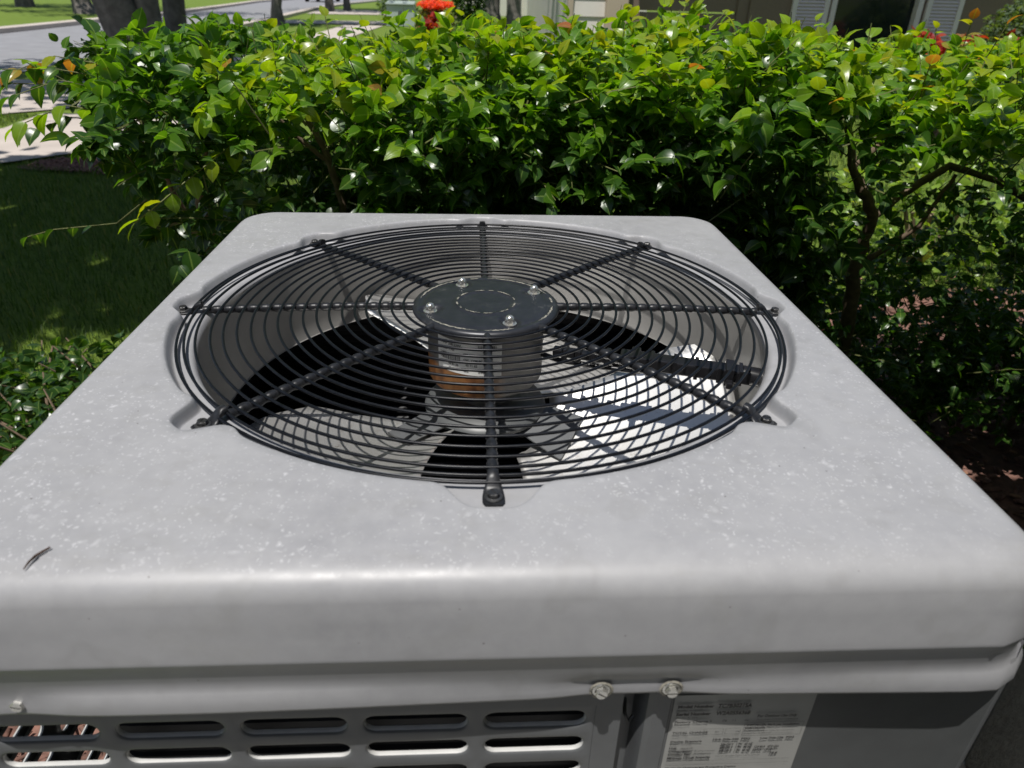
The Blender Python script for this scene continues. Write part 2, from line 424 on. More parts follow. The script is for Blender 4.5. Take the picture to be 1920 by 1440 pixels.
# stucco house the unit stands beside: its corner shows at the bottom right; an unseen rear wall is added behind the viewer to dim the front faces
SH = thing('stucco_house', 'rough brown grey stucco house corner at the bottom right behind the unit', 'house', (.575, -.33, 0))
def shb(name, mat, x0, x1, y0, y1, z0, z1):
    mb = MB(); mb.box(x0, x1, y0, y1, z0, z1); return mb.build(name, mat, SH)
bevel(shb('wall', M['stucco'], 0, .3, -2.2, 0, .44, 2.7), .008)
shb('wall', M['stucco'], -6.0, 6.0, -2.5, -2.2, .44, 2.7)  # unseen rear wall, added to keep sky light off the lid's front
shb('foundation', M['pad'], .03, .27, -2.2, -.03, -.02, .44)
shb('foundation', M['pad'], -6.0, 6.0, -2.47, -2.23, -.02, .44)
shb('drip_edge', M['trim_tan'], -.004, .3, -2.2, .004, .43, .438)
shb('soffit', M['wall_grey'], -.38, 6.4, -2.2, .24, 2.70, 2.78)
shb('soffit', M['wall_grey'], -6.4, 6.4, -2.9, -2.2, 2.70, 2.78)
shb('fascia', M['trim_tan'], -.40, -.38, -1.78, .26, 2.66, 2.88)
shb('fascia', M['trim_tan'], -.38, 6.4, .24, .26, 2.66, 2.88)
# ================================================================== AIR CONDITIONER
AC = thing('air_conditioner', 'grey outdoor air conditioner unit with round black fan grille on top', 'air conditioner', (0, 0, .07))
def ac(name, mb, mat, parent=None, smooth=None, mats=None):
    """part of the unit; coordinates are given with z = 0 at the lid's flat top"""
    o = mb.build(name, mat, parent or AC, mats=mats)
    if parent is None: o.location = (0, 0, LID-.07)
    if smooth: autosmooth(o, smooth)
    return o

HX, HYB, HYF = .391, .394, -.442           # flat part of the lid: half width, back, front, corner radius
def outline(n=720):
    """rounded rectangle sampled so that point k lies at polar angle 2 pi k / n"""
    cy = 0.0; pts = []
    for k in range(n):
        w = 2*math.pi*k/n; c, s = math.cos(w), math.sin(w)
        lo, hi = 0.0, 1.2
        def inside(t):
            x, y = c*t, s*t
            RC = .042 if y > 0 else .014; dx = abs(x)-(HX-RC); dy = (y-(HYB-RC)) if y > 0 else (-y-(-HYF-RC))
            if abs(x) > HX or y > HYB or y < HYF: return False
            if dx > 0 and dy > 0: return dx*dx+dy*dy <= RC*RC
            return True
        for _ in range(32):
            mid = (lo+hi)/2
            if inside(mid): lo = mid
            else: hi = mid
        x, y = c*lo, s*lo; RC = .042 if y > 0 else .014
        dx = abs(x)-(HX-RC); dy = (y-(HYB-RC)) if y > 0 else (-y-(-HYF-RC))
        if dx > 0 and dy > 0: nn = Vector((math.copysign(dx, x), math.copysign(dy, y), 0)).normalized()
        elif dx > 0: nn = Vector((math.copysign(1, x), 0, 0))
        else: nn = Vector((0, math.copysign(1, y), 0))
        pts.append((Vector((x, y, 0)), nn, w))
    return pts
def ang_d(a, b): return (a-b+math.pi) % (2*math.pi)-math.pi
SCREW_R = .375; SCREWS = [R(270), R(225), R(180), R(135), R(90), R(45), R(0), R(315)]
LOBE = {270: .404, 225: .402, 180: .384, 135: .386, 90: .382, 45: .386, 0: .384, 315: .402}
def recess_edge(w):
    """radius of the top edge of the pressed recess: lobed at every screw, pinched beside it"""
    r = .3735
    for deg, tip in LOBE.items():
        d = abs(ang_d(w, R(deg)))*SCREW_R
        wide = .034 if deg == 270 else .023
        r += (tip-.3735)*math.exp(-(d/wide)**4)
        if deg != 270: r -= .0045*math.exp(-((d-.040)/.012)**2)
    return r
HOLE = .3510
SKIRT = [(.006, .0035, -.0004), (.013, .008, -.0014), (.020, .013, -.0033), (.0258, .018, -.0062), (.0306, .0225, -.0102), (.0340, .0257, -.0150), (.0361, .0272, -.0210),
         (.0382, .0280, -.040), (.0398, .0290, -.054), (.0409, .0300, -.0640), (.0414, .0306, -.0700), (.0415, .0308, -.0722), (.0411, .0312, -.0742), (.0402, .0316, -.0760), (.0386, .0325, -.0805), (.0365, .0345, -.0880), (.0345, .0380, -.0975),
         (.0328, .0430, -.1065), (.0323, .0470, -.112), (.0323, .0500, -.1165), (.0327, .0525, -.1230), (.0333, .0540, -.1294), (.0330, .0535, -.1312), (.0320, .052, -.130), (.0306, .050, -.120), (.030, .0485, -.108)]
def make_lid():
    N = 720; out = outline(N); V = []; rings = 0
    # from the venturi's foot up over the rim, across the recess floor, up its wall, out to the edge
    wall_t = [(0, 0), (.12, .03), (.28, .15), (.45, .42), (.6, .68), (.78, .90), (1, 1)]
    for k in range(N):
        p, nn, w = out[k]; c, s = math.cos(w), math.sin(w)
        col = []
        for rr, zz in ((.3400, -.146), (.3405, -.147), (.3415, -.145), (.3420, -.120), (.3422, -.07), (.3424, -.029), (.3432, -.0232), (.3450, -.0187), (.3478, -.0159), (HOLE, -.0152)):
            col.append((rr*c, rr*s, zz))
        re = recess_edge(w); ww = .0085
        fl = re-ww
        for q in (.33, .66): rr = HOLE+(max(fl, HOLE+.002)-HOLE)*q; col.append((rr*c, rr*s, -.0152))
        fl = max(fl, HOLE+.002)
        for t, h in wall_t:
            rr = fl+(re-fl)*t; col.append((rr*c, rr*s, -.0152*(1-h)))
        rad = p.length
        for t in (.06, .15, .3, .45, .6, .75, .88, .96, 1.0):
            rr = re+(rad-re)*t
            sag = 0.0012*math.exp(-((rr-re)/.01)**2)
            col.append((rr*c, rr*s, -sag*0))
        # lip gently in and out along the front, pulled in at its screws
        for of_, os_, z_ in SKIRT:
            fr = max(0.0, -nn.y)**2
            if z_ > -.025: z_ = z_*(1+1.0*(1-fr)*min(1, os_/.02))
            q = p+nn*(of_*fr+os_*(1-fr))
            if nn.y < -.9 and z_ < -.108:
                wv = .0025*math.sin(q.x*9+.6)-.0015
                for sx in (-.351, .082, .137): wv += .0030*math.exp(-((q.x-sx)/.032)**2)
                q = q+Vector((0, wv*min(1, (-z_-.108)/.008), 0))
            col.append((q.x, q.y, z_))
        rings = len(col); V += col
    F = []
    for k in range(N):
        j = (k+1) % N
        for i in range(rings-1):
            F.append((k*rings+i, j*rings+i, j*rings+i+1, k*rings+i+1))
    # material: inside of the venturi (first rows) duller
    mi = [(1 if i < 6 else 0) for k in range(N) for i in range(rings-1)]
    me = meshdata('lid', V, F, smooth=True, mats=[M['lid'], M['venturi']], mi=mi)
    o = obj('lid', me, AC, (0, 0, LID-.07)); return o
make_lid()

# grille rings
def ring_z(r): return -.0035-.007*max(0, (r-.10)/.262)**2
def ring_mesh(r, z, wire=.0020, ex=0, ey=0, n=168):
    mb = MB(); mb.tube([(ex+r*math.cos(2*math.pi*k/n), ey+r*math.sin(2*math.pi*k/n), z+.0004*math.sin(3*2*math.pi*k/n+r*50)) for k in range(n)], wire, 8, closed=True); return mb
radii = [.1035+.01492*i for i in range(17)]
for i, r in enumerate(radii):
    ac('grille_ring', ring_mesh(r, ring_z(r)+.0022, .00162, rnd.uniform(-.0006, .0006), rnd.uniform(-.0006, .0006)), M['wire'], smooth=180)
ac('grille_ring', ring_mesh(.3560, -.0066, .0016, .0016, .0020), M['wire'], smooth=180)
ac('grille_ring', ring_mesh(.3620, -.0082, .0017), M['wire'], smooth=180)

# spokes: rods crimped between the rings, flattened tab and screw at the end
def spoke():
    mb = MB(); pts = []; rad = []
    r = .088
    while r < .352:
        near_ring = min(abs(r-q) for q in radii)
        rad.append(.0043+.0011*min(1, (near_ring/.0045)**2)); pts.append((r, 0, ring_z(r)-.0022)); r += .00146
    mb.tube(pts, rad, 10)
    # neck to the flat tab
    secs = [(.352, -.0050, .0048, .0046), (.357, -.0052, .0052, .0044), (.361, -.0076, .0060, .0036), (.3645, -.0112, .0075, .0022), (.368, -.0131, .0085, .0014), (.374, -.0133, .0092, .0013), (.381, -.0133, .0092, .0013), (.3845, -.0133, .0070, .0012)]
    V = []
    for x, z, hw, hh in secs:
        for k in range(12):
            w = 2*math.pi*k/12; V.append((x, hw*math.copysign(abs(math.cos(w))**.7, math.cos(w)), z+hh*math.copysign(abs(math.sin(w))**.7, math.sin(w))))
    F = [(i*12+k, i*12+(k+1) % 12, (i+1)*12+(k+1) % 12, (i+1)*12+k) for i in range(len(secs)-1) for k in range(12)]
    F += [tuple(range(11, -1, -1)), tuple((len(secs)-1)*12+k for k in range(12))]
    mb.add(V, F); return mb
def hex_screw(sc=1.0):
    mb = MB(); P = []
    mb.lathe([(0.0, .0), (.0072*sc, 0), (.0076*sc, .0006*sc), (.0070*sc, .0014*sc), (.0052*sc, .0018*sc)], 20)
    n = 6; r = .0050*sc; z0, z1 = .0016*sc, .0056*sc
    V = [(r*math.cos(2*math.pi*k/n), r*math.sin(2*math.pi*k/n), z0) for k in range(n)]+[(r*math.cos(2*math.pi*k/n), r*math.sin(2*math.pi*k/n), z1*.85) for k in range(n)]
    V += [(r*.82*math.cos(2*math.pi*k/n), r*.82*math.sin(2*math.pi*k/n), z1) for k in range(n)]
    F = [(k, (k+1) % n, n+(k+1) % n, n+k) for k in range(n)]+[(n+k, n+(k+1) % n, 2*n+(k+1) % n, 2*n+k) for k in range(n)]
    mb.add(V, F)
    # slotted top: two half discs with a slot between, floor a little below
    for sg in (-1, 1):
        a = [(r*.80*math.cos(w), sg*(.0006*sc+abs(r*.78*math.sin(w))), z1) for w in np.linspace(0, math.pi, 7)]
        mb.add(a, [tuple(range(7)) if sg > 0 else tuple(range(6, -1, -1))])
    mb.lathe([(r*.8, z1-.0008*sc), (0, z1-.0008*sc)], 12)
    return mb
sm = spoke().me('grille_spoke', M['rod']); hm = hex_screw().me('screw', M['old_steel'])
for i, s in enumerate(SCREWS):
    o = obj('grille_spoke', sm, AC, (0, 0, LID-.07), (0, 0, s))
    obj('screw', hm, o, (.3755, 0, -.0121), (0, 0, rnd.uniform(0, 1)))
autosmooth(o, 50)

# hub plate with pressed pockets, worn rings, acorn nuts
NUTS = [(-.069, -.021), (-.031, .066), (.064, .040), (.0275, -.058)]
def make_plate():
    V = []; F = []; nr, na = 46, 180; RP = .0925
    for i in range(nr+1):
        r = RP*i/nr
        for k in range(na):
            w = 2*math.pi*k/na; x, y = r*math.cos(w), r*math.sin(w); z = .0
            z += .0012*math.exp(-((r-.037)/.0025)**2)        # pressed ring
            z -= .0010*math.exp(-((r-.080)/.003)**2)
            if r > .087: z -= .0035*((r-.087)/.0055)**2
            for nx_, ny_ in NUTS:
                q = Vector((nx_, ny_)).normalized(); tdir = Vector((-q.y, q.x))
                d = Vector((x-nx_, y-ny_)); a, b = d.dot(q), d.dot(tdir)
                e = (a/.017)**2+(b/.012)**2
                if e < 1: z -= .0055*(1-e)**.7*min(1, 1.6*(1-e)+.2)
            V.append((x, y, z))
    for i in range(nr):
        for k in range(na): F.append((i*na+k, i*na+(k+1) % na, (i+1)*na+(k+1) % na, (i+1)*na+k))
    n0 = len(V)
    V += [(RP*math.cos(2*math.pi*k/na), RP*math.sin(2*math.pi*k/na), -.0055) for k in range(na)]
    F += [(nr*na+k, nr*na+(k+1) % na, n0+(k+1) % na, n0+k) for k in range(na)]
    mb = MB(); mb.add(V, F); return mb
plate = ac('hub_plate', make_plate(), M['plate'], smooth=70); plate.location.z += .0
# worn bare-metal arcs on the plate's ridges
wear = MB()
def arc_patch(r0, r1, a0, a1, z, n=16):
    V = []; 
    for k in range(n+1):
        w = R(a0+(a1-a0)*k/n); j = .0006*math.sin(k*2.3+a0)
        e = min(1, 4*min(k, n-k)/n+.15); mid = (r0+r1)/2
        V += [((mid+(r0-mid)*e+j)*math.cos(w), (mid+(r0-mid)*e+j)*math.sin(w), z), ((mid+(r1-mid)*e+j)*math.cos(w), (mid+(r1-mid)*e+j)*math.sin(w), z)]
    wear.add(V, [(2*k, 2*k+1, 2*k+3, 2*k+2) for k in range(n)])
for a0, a1 in ((8, 22), (30, 66), (72, 84), (92, 112), (128, 150), (158, 172), (182, 196), (206, 214), (222, 258), (264, 282), (296, 318), (330, 352)):
    arc_patch(.0358, .0378, a0, a1, .0015)
for a0, a1, z in ((20, 88, -.0002), (96, 104, -.0002), (112, 172, -.0002), (216, 262, -.0002), (268, 292, -.0002), (318, 352, -.0002), (0, 12, -.0002)):
    arc_patch(.0826, .0850, a0, a1, .0000)
wear.me
ac('paint_wear', wear, M['wear'], plate).location = (0, 0, 0)
def acorn():
    mb = MB(); n = 6; r = .0062
    mb.lathe([(0, 0), (.0085, 0), (.0085, .0012), (.0, .0012)], 18)
    V = [(r*math.cos(2*math.pi*k/n), r*math.sin(2*math.pi*k/n), z) for z in (.0012, .0045) for k in range(n)]
    mb.add(V, [(k, (k+1) % n, n+(k+1) % n, n+k) for k in range(n)]+[tuple(range(n, 2*n))])
    mb.lathe([(.0056, .0045), (.0057, .006), (.0052, .0082), (.0040, .0100), (.0022, .0110), (.0004, .0113)], 20); return mb
am = acorn().me('cap_nut', M['steel'])
for x, y in NUTS:
    o = obj('cap_nut', am, plate, (x, y, -.0035), (0, 0, rnd.uniform(0, 1)))
autosmooth(o, 45)

# motor with rust band, sticker and shaft
motor = MB(); motor.lathe([(0.02, -.006), (.070, -.006), (.0745, -.010), (.0745, -.094), (.072, -.099), (.066, -.103), (.050, -.110), (.046, -.113), (.030, -.115), (.012, -.115), (.012, -.135), (0, -.135)], 64)
motor = ac('motor', motor, M['motor'], smooth=45)
stk = MB(); a0, a1 = R(218), R(284); nseg = 24
for i in range(nseg):
    w0 = a0+(a1-a0)*i/nseg; w1 = a0+(a1-a0)*(i+1)/nseg
    stk.add([(.0749*math.cos(w), .0749*math.sin(w), z) for w, z in ((w0, -.066), (w1, -.066), (w1, -.022), (w0, -.022))], [(0, 1, 2, 3)])
stk = ac('motor_label', stk, M['sticker'], motor); stk.location = (0, 0, 0)
pr = MB()
def on_cyl(V, w0, z0, r=.0753): return [(r*math.cos(w0+x/r), r*math.sin(w0+x/r), z0+y) for x, y, _ in V]
def bars(w0, width, z0, z1, n, seed):
    rr = random.Random(seed); x = 0
    while x < width:
        b = rr.choice([.0004, .0004, .0008, .0012]); pr.add(on_cyl([(x, 0, 0), (x+b, 0, 0), (x+b, z1-z0, 0), (x, z1-z0, 0)], w0, z0), [(0, 1, 2, 3)]); x += b+rr.choice([.0004, .0006, .001])
bars(R(222), .030, -.050, -.041, 0, 1); bars(R(262), .022, -.032, -.025, 0, 2)
for txt, sz, wdeg, z in (('1/5HP 208-230V', .0046, 222, -.030), ('60 HZ  1 PH', .0042, 222, -.037), ('825 RPM  1 SPD', .0042, 248, -.040), ('CW  TYPE FC', .0040, 248, -.047), ('40 71 62', .0042, 250, -.054), ('UL', .0056, 248, -.062), ('59080', .0052, 262, -.062), ('63 81 36', .0040, 232, -.056), ('47 42', .0040, 232, -.062)):
    V_, F_ = text_verts(txt, sz, .00012); pr.add(on_cyl(V_, R(wdeg), z), F_)
o = ac('printed_text', pr, M['ink'], motor); o.location = (0, 0, 0)

# fan: spider hub and three broad pitched blades
hub = MB(); hub.lathe([(.012, -.118), (.030, -.120), (.034, -.134), (.078, -.140), (.082, -.146), (.080, -.152), (.030, -.150), (.012, -.156), (0, -.156)], 48)
ac('fan_hub', hub, M['dark_paint'], smooth=50)
def fan_blade():
    nr, na = 18, 22; V = []
    for i in range(nr+1):
        t = i/nr; r = .088+(.336-.088)*t
        lead = R(4+16*t-8*max(0, t-.75)/.25*1.0); trail = R(-64-14*math.sin(t*2.2))
        zl = -.140+.050*t; zt = -.182-.028*math.sin(min(1, t*1.3)*1.57)
        for k in range(na+1):
            s = k/na; w = lead+(trail-lead)*s
            rr = r
            if t > .75:
                e = (t-.75)/.25; corner = max(0, .10-s)/.10; c2 = max(0, s-.82)/.18
                rr = r-.030*(corner**2)*e-.050*(c2**2)*e
            z = zl+(zt-zl)*(s**.85)-.012*math.sin(s*math.pi)*(.4+.6*t)
            if s > .9: z += .002
            V.append((rr*math.cos(w), rr*math.sin(w), z))
    F = [(i*(na+1)+k, i*(na+1)+k+1, (i+1)*(na+1)+k+1, (i+1)*(na+1)+k) for i in range(nr) for k in range(na)]
    mb = MB(); mb.add(V, F); return mb
bme = fan_blade().me('fan_blade', M['blade'], True)
for a in (0, -122, -244):
    o = obj('fan_blade', bme, AC, (0, 0, LID-.07), (0, 0, R(a)))
    sol = o.modifiers.new('solid', 'SOLIDIFY'); sol.thickness = .0015
# spider arms riveted on each blade
for a in (-30, -152, -274):
    mb = MB(); w = R(a)
    P = lambda r, t, z: (r*math.cos(w)-t*math.sin(w), r*math.sin(w)+t*math.cos(w), z)
    V = [P(.04, -.03, -.146), P(.04, .03, -.140), P(.13, .035, -.150), P(.13, -.035, -.176), P(.04, -.03, -.148), P(.04, .03, -.142), P(.13, .035, -.152), P(.13, -.035, -.178)]
    mb.add(V, [(0, 3, 2, 1), (4, 5, 6, 7), (0, 1, 5, 4), (1, 2, 6, 5), (2, 3, 7, 6), (3, 0, 4, 7)])
    ac('spider_arm', mb, M['grey_paint'])

# black wiring conduit with clips and cable from motor to the venturi wall
cd = MB()
A, B = Vector((.086, -.026, -.052)), Vector((.318, -.096, -.054)); D = (B-A).normalized(); Nn = Vector((-D.y, D.x, 0))
def obox(mb, a, b, hw, z0, z1, n_=None):
    V = []
    for p in (a, b):
        for s_, z in ((-hw, z0), (hw, z0), (hw, z1), (-hw, z1)): V.append((p+Nn*s_)+Vector((0, 0, z)))
    mb.add(V, [(0, 1, 2, 3), (7, 6, 5, 4), (0, 4, 5, 1), (1, 5, 6, 2), (2, 6, 7, 3), (3, 7, 4, 0)])
obox(cd, A+D*.085, B, .0115, -.008, .008)
obox(cd, A, A+D*.085, .0070, -.008, .002)
for q in (.012, .030, .048, .066): obox(cd, A+D*q, A+D*(q+.007), .0125, -.010, .006)
cd = ac('conduit', cd, M['black']); bevel(cd, .002)
for q in (.122, .150, .176, .203, .228):
    mb = MB(); obox(mb, A+D*q, A+D*(q+.0045), .0128, -.0095, .0095); ac('conduit_rib', mb, M['black'], cd).location = (0, 0, 0)
for q in (.098, .212):
    mb = MB(); obox(mb, A+D*q, A+D*(q+.011), .0150, -.0115, .0110); obox(mb, A+D*(q+.002)-Nn*.019, A+D*(q+.010)-Nn*.019, .006, -.010, -.002)
    bevel(ac('conduit_clip', mb, M['black'], cd), .0012).location = (0, 0, 0)
mb = MB(); mb.tube([B-D*.01, B+D*.012+Vector((0, 0, -.001)), B+D*.022+Vector((0, -.006, -.008)), B+D*.025+Vector((0, -.012, -.03)), B+D*.022+Vector((0, -.014, -.09))], [.0115, .0118, .0112, .0105, .0105], 14)
ac('cable_elbow', mb, M['black'], cd, 60).location = (0, 0, 0)
mb = MB(); mb.tube([A-D*.016+Vector((0, 0, -.01)), A+D*.01+Vector((0, 0, -.016)), A+D*.06+Vector((.0, -.006, -.014)), A+D*.11+Vector((0, -.008, -.012))], .0035, 8)
ac('cable', mb, M['black'], cd, 60).location = (0, 0, 0)

# finned coil: dark U wall with fine copper-black lines, inside the cabinet
def coil():
    mb = MB(); X, Y0, Y1, rc = .385, -.418, .345, .05; path = []
    def arc(cx, cy, a0, a1):
        for k in range(9):
            w = R(a0+(a1-a0)*k/8); path.append((cx+rc*math.cos(w), cy+rc*math.sin(w)))
    path.append((.10, Y0)); path.append((-.24, Y0)); arc(-X+rc+.02, Y0+rc, 270, 180); arc(-X+rc, Y1-rc, 180, 90); arc(X-rc, Y1-rc, 90, 0); path.append((X, -.40))
    zs = []
    z = -.150
    while z > -.80: zs += [(z, 0), (z-.006, 0), (z-.008, .004), (z-.016, .004), (z-.018, 0)]; z -= .022
    V = []; n = len(path)
    for z, d in zs:
        for x, y in path:
            L = math.hypot(x, y); V.append((x*(1+d/L), y*(1+d/L), z))
    F = [(i*n+k, i*n+k+1, (i+1)*n+k+1, (i+1)*n+k) for i in range(len(zs)-1) for k in range(n-1)]
    mb.add(V, F); return mb
ac('coil', coil(), M['coil'])
mb = MB(); mb.box(-.40, .40, -.455, .39, -.812, -.80); ac('base_pan', mb, M['coil'])
# compressor standing in the base
mb = MB(); mb.lathe([(0, -.42), (.05, -.424), (.085, -.445), (.092, -.47), (.092, -.72), (.10, -.74), (.10, -.80)], 32, (.12, -.08, 0)); ac('compressor', mb, M['coil'], smooth=50)

# louvred panel pressed from one sheet: slots with inward rolled rims
def slotted(cols, rows, pitch_x, pitch_z, L, H, x0, z0):
    """sheet in the xz plane facing -y; slots are stadium shaped with a rim rolled inwards"""
    mb = MB(); n = 10
    for c in range(cols):
        for r in range(rows):
            cx, cz = x0+pitch_x*c, z0-pitch_z*r
            hx, hz = pitch_x/2, pitch_z/2; ax = L/2-H/2
            ac_ = math.atan2(hz, hx-ax)
            angs = sorted([-90*math.pi/180, -1.2, -ac_, -.45, 0, .45, ac_, 1.2, math.pi/2]) if pitch_x > 0 else []
            st = []; outer = []
            for sgn in (1, -1):
                for w in angs:
                    w2 = w if sgn > 0 else math.pi+w
                    nx_, nz_ = math.cos(w2), math.sin(w2)
                    st.append((sgn*ax+H/2*nx_, H/2*nz_, nx_, nz_))
                    t = min((hx-ax)/abs(nx_) if abs(nx_) > 1e-6 else 9, hz/abs(nz_) if abs(nz_) > 1e-6 else 9)
                    outer.append((sgn*ax+nx_*t, nz_*t))
            m_ = len(st)
            V = []
            rims = [(0.0030, 0.0), (.0016, .0004), (.0004, .0014), (-.0002, .0030), (-.0004, .0050)]
            V += [(cx+x, 0, cz+z) for x, z in outer]
            for off, dy in rims: V += [(cx+x+nx_*off, dy, cz+z+nz_*off) for x, z, nx_, nz_ in st]
            F = []
            for i in range(len(rims)):
                for k in range(m_): F.append((i*m_+k, i*m_+(k+1) % m_, (i+1)*m_+(k+1) % m_, (i+1)*m_+k))
            mb.add(V, F[:3*m_]); mb.f += [tuple(i+mb.n-len(V) for i in f) for f in F[3*m_:]]; mb.m += [1]*(len(F)-3*m_)
    return mb
PY = -.4535
pn = slotted(5, 21, .0993, .0340, .085, .0185, -.3622, -.1860)
pn.box(-.4290, .0849, PY*0, .0012, -.1690, -.125)          # top band, behind the lip
pn.box(.0849, .1070, 0, .0012, -.868+.05, -.125)
o = ac('louvre_panel', pn, None, smooth=40, mats=[M['grey_paint'], M['edge']]); o.location.y = PY
pl = slotted(8, 21, .0993, .0340, .085, .0185, -.345, -.1860)
pl.box(-.3946, .3998, 0, .0012, -.1690, -.125)
o = ac('louvre_panel', pl, None, smooth=40, mats=[M['grey_paint'], M['edge']]); o.location.x = -.4410; o.rotation_euler.z = R(-90); o.location.y = -.06
# (rotated -90 deg about z: local x runs along -y, local +y points to +x: inwards)
mb = MB(); mb.box(.4385, .4410, -.4415, .38, -.812, -.125); bevel(ac('side_panel', mb, M['grey_paint']), .001)
mb = MB(); mb.box(-.39, .39, .392, .394, -.812, -.125); ac('back_panel', mb, M['grey_paint'])
# corner radius posts
def post(cx, cy, a0, r=.018):
    mb = MB(); V = []
    for z in (-.812, -.125):
        for k in range(9):
            w = R(a0+90*k/8); V.append((cx+r*math.cos(w), cy+r*math.sin(w), z))
    mb.add(V, [(k, k+1, 9+k+1, 9+k) for k in range(8)]); return mb
ac('corner_post', post(.4290, -.4415, 270, .012), M['grey_paint'], smooth=60)
ac('corner_post', post(.4290, .382, 0, .012), M['grey_paint'], smooth=60)
ac('corner_post', post(-.4290, .382, 90, .012), M['grey_paint'], smooth=60)
ac('corner_post', post(-.4290, -.4415, 180, .012), M['grey_paint'], smooth=60)
# folded joint between louvres and service panel
mb = MB()
prof = [(.1070, -.4523), (.1095, -.446), (.111, -.432), (.123, -.432), (.1250, -.446), (.1280, -.4535), (.1325, -.4570), (.1460, -.4570), (.1480, -.4535), (.150, -.4535)]
V = [(x, y, z) for z in (-.812, -.125) for x, y in prof]; n = len(prof)
mb.add(V, [(k, k+1, n+k+1, n+k) for k in range(n-1)]); ac('joint_channel', mb, M['grey_paint'], smooth=20)
mb = MB(); mb.box(.150, .4290, PY, PY+.002, -.812, -.125); ac('service_panel', mb, M['dark_paint'])
# hooked lug showing in the channel
mb = MB(); mb.tube([(.115, -.432, -.190), (.114, -.440, -.198), (.117, -.443, -.206), (.122, -.440, -.202)], .0016, 8); ac('wire_hook', mb, M['old_steel'], smooth=60)

# hex screws through the lip
hs = hex_screw(1.0).me('lid_screw', M['steel'])
for x, z, yy in ((-.351, -.1215, -.4725), (.082, -.1250, -.4725), (.137, -.1255, -.4725)):
    o = obj('lid_screw', hs, AC, (x, yy+.001, LID-.07+z), (R(90), R(rnd.uniform(0, 60)), 0))
    ms = MB(); ms.lathe([(.0078, .0), (.0095, .0008), (.0080, .0016)], 20); w_ = ms.build('washer', M['wear'], o)

# rating label on the service panel
LX, LZ, LY = .1500, -.1585, PY-.0006
lab = MB()
W_, H_ = .1205, .150; nxl, nzl = 24, 20
Vl = []
for j in range(nzl+1):
    for i in range(nxl+1):
        x, z = W_*i/nxl, -H_*j/nzl
        # a crease with a lifted fold low on the left
        d1 = (x-.040)+(z+.058)*.9; d2 = (x-.012)-(-(z+.085))*.35
        y = -.0006*math.exp(-(d1/.006)**2)*(1 if z < -.045 else .2)-.0010*math.exp(-((x-.016)/.009)**2-((z+.07)/.022)**2)
        Vl.append((LX+x, LY+y, LZ+z))
lab.add(Vl, [(j*(nxl+1)+i, (j+1)*(nxl+1)+i, (j+1)*(nxl+1)+i+1, j*(nxl+1)+i+1) for j in range(nzl) for i in range(nxl)])
lab = ac('rating_label', lab, M['label'], smooth=80)
ink = MB()
WID = {'Model Number': .031, 'Serial Number': .0295, 'TC7B3021SA': .029, 'W2A0556368': .0295, 'For Outdoor Use Only': .0345, '*INSTALLER: Mark per Installation': .047, 'Pour usage ext\u00e9rieur seulement': .036, 'Installateur: marquer selon les instructions': .044,
       'High Side-446  PSIG': .033, 'Low Side-236  PSIG': .030, '208-230 V   1 PH   60 HZ': .029, '208-230 V   1 PH   60 HZ   12.8 RLA   67.8 LRA': .053, '208-230 V   1 PH   60 HZ   2.8 FLA   1/3 HP': .048, 'Minimum Circuit Ampacity': .039, "Courant admissible d'alimentation minimum": .040}
def line(txt, x, z, size, bold=.0, shear=0., sx=1.0):
    V_, F_ = text_verts(txt, size, bold, shear)
    if txt in WID: sx = WID[txt]/max(v[0] for v in V_)
    ink.add([(LX+x+a*sx, LY-.0019, LZ+z+b) for a, b, _ in V_], F_)
def rule(x0, x1, z, h=.00025):
    ink.add([(LX+x0, LY-.0019, LZ+z), (LX+x1, LY-.0019, LZ+z), (LX+x1, LY-.0019, LZ+z+h), (LX+x0, LY-.0019, LZ+z+h)], [(0, 1, 2, 3)])
B1 = .00026
line('Model Number', .003, -.0138, .0050, B1, 0, 1.2); line('TC7B3021SA', .037, -.0145, .0068, B1, .12, .93)
line('Num\u00e9ro de mod\u00e8le', .003, -.0175, .0027)
line('Serial Number', .003, -.0235, .0050, B1, 0, 1.2); line('W2A0556368', .037, -.0240, .0068, B1, .12, .93)
line('Num\u00e9ro de s\u00e9rie', .003, -.0272, .0027)
line('Factory Charge', .003, -.0335, .0040, B1*.6, 0, 1.15); line('Charge usine', .003, -.0365, .0026)
line('6', .033, -.0330, .0042); line('06', .044, -.0330, .0042); line('11', .052, -.0330, .0042); line('oz', .063, -.0330, .0040)
line('For Outdoor Use Only', .0735, -.0285, .0052, B1*.5, .1, .84); line('Pour usage ext\u00e9rieur seulement', .0735, -.0322, .0027, 0, .1)
line('TOTAL CHARGE', .003, -.0480, .0038, B1*.5, 0, 1.1); line('Charge totale', .003, -.0515, .0026); line('lbs', .040, -.0478, .0036); line('oz', .058, -.0478, .0036)
for a, b in ((.030, .047), (.049, .062)):
    rule(a, b, -.0500); rule(a, b, -.0425)
    for q in (a, b): ink.add([(LX+q, LY-.0019, LZ-.05), (LX+q+.0002, LY-.0019, LZ-.05), (LX+q+.0002, LY-.0019, LZ-.0425), (LX+q, LY-.0019, LZ-.0425)], [(0, 1, 2, 3)])
line('*INSTALLER: Mark per Installation', .0655, -.0400, .0038, B1*.6); line('Instructions', .0655, -.0440, .0038, B1*.6)
line('Installateur: marquer selon les instructions', .0655, -.0475, .0024); line("d'installation du fabricant", .0655, -.0505, .0024)
rule(.0645, .116, -.0355); rule(.0645, .116, -.0530)
for q in (.0645, .116): ink.add([(LX+q, LY-.0019, LZ-.053), (LX+q+.0002, LY-.0019, LZ-.053), (LX+q+.0002, LY-.0019, LZ-.0355), (LX+q, LY-.0019, LZ-.0355)], [(0, 1, 2, 3)])
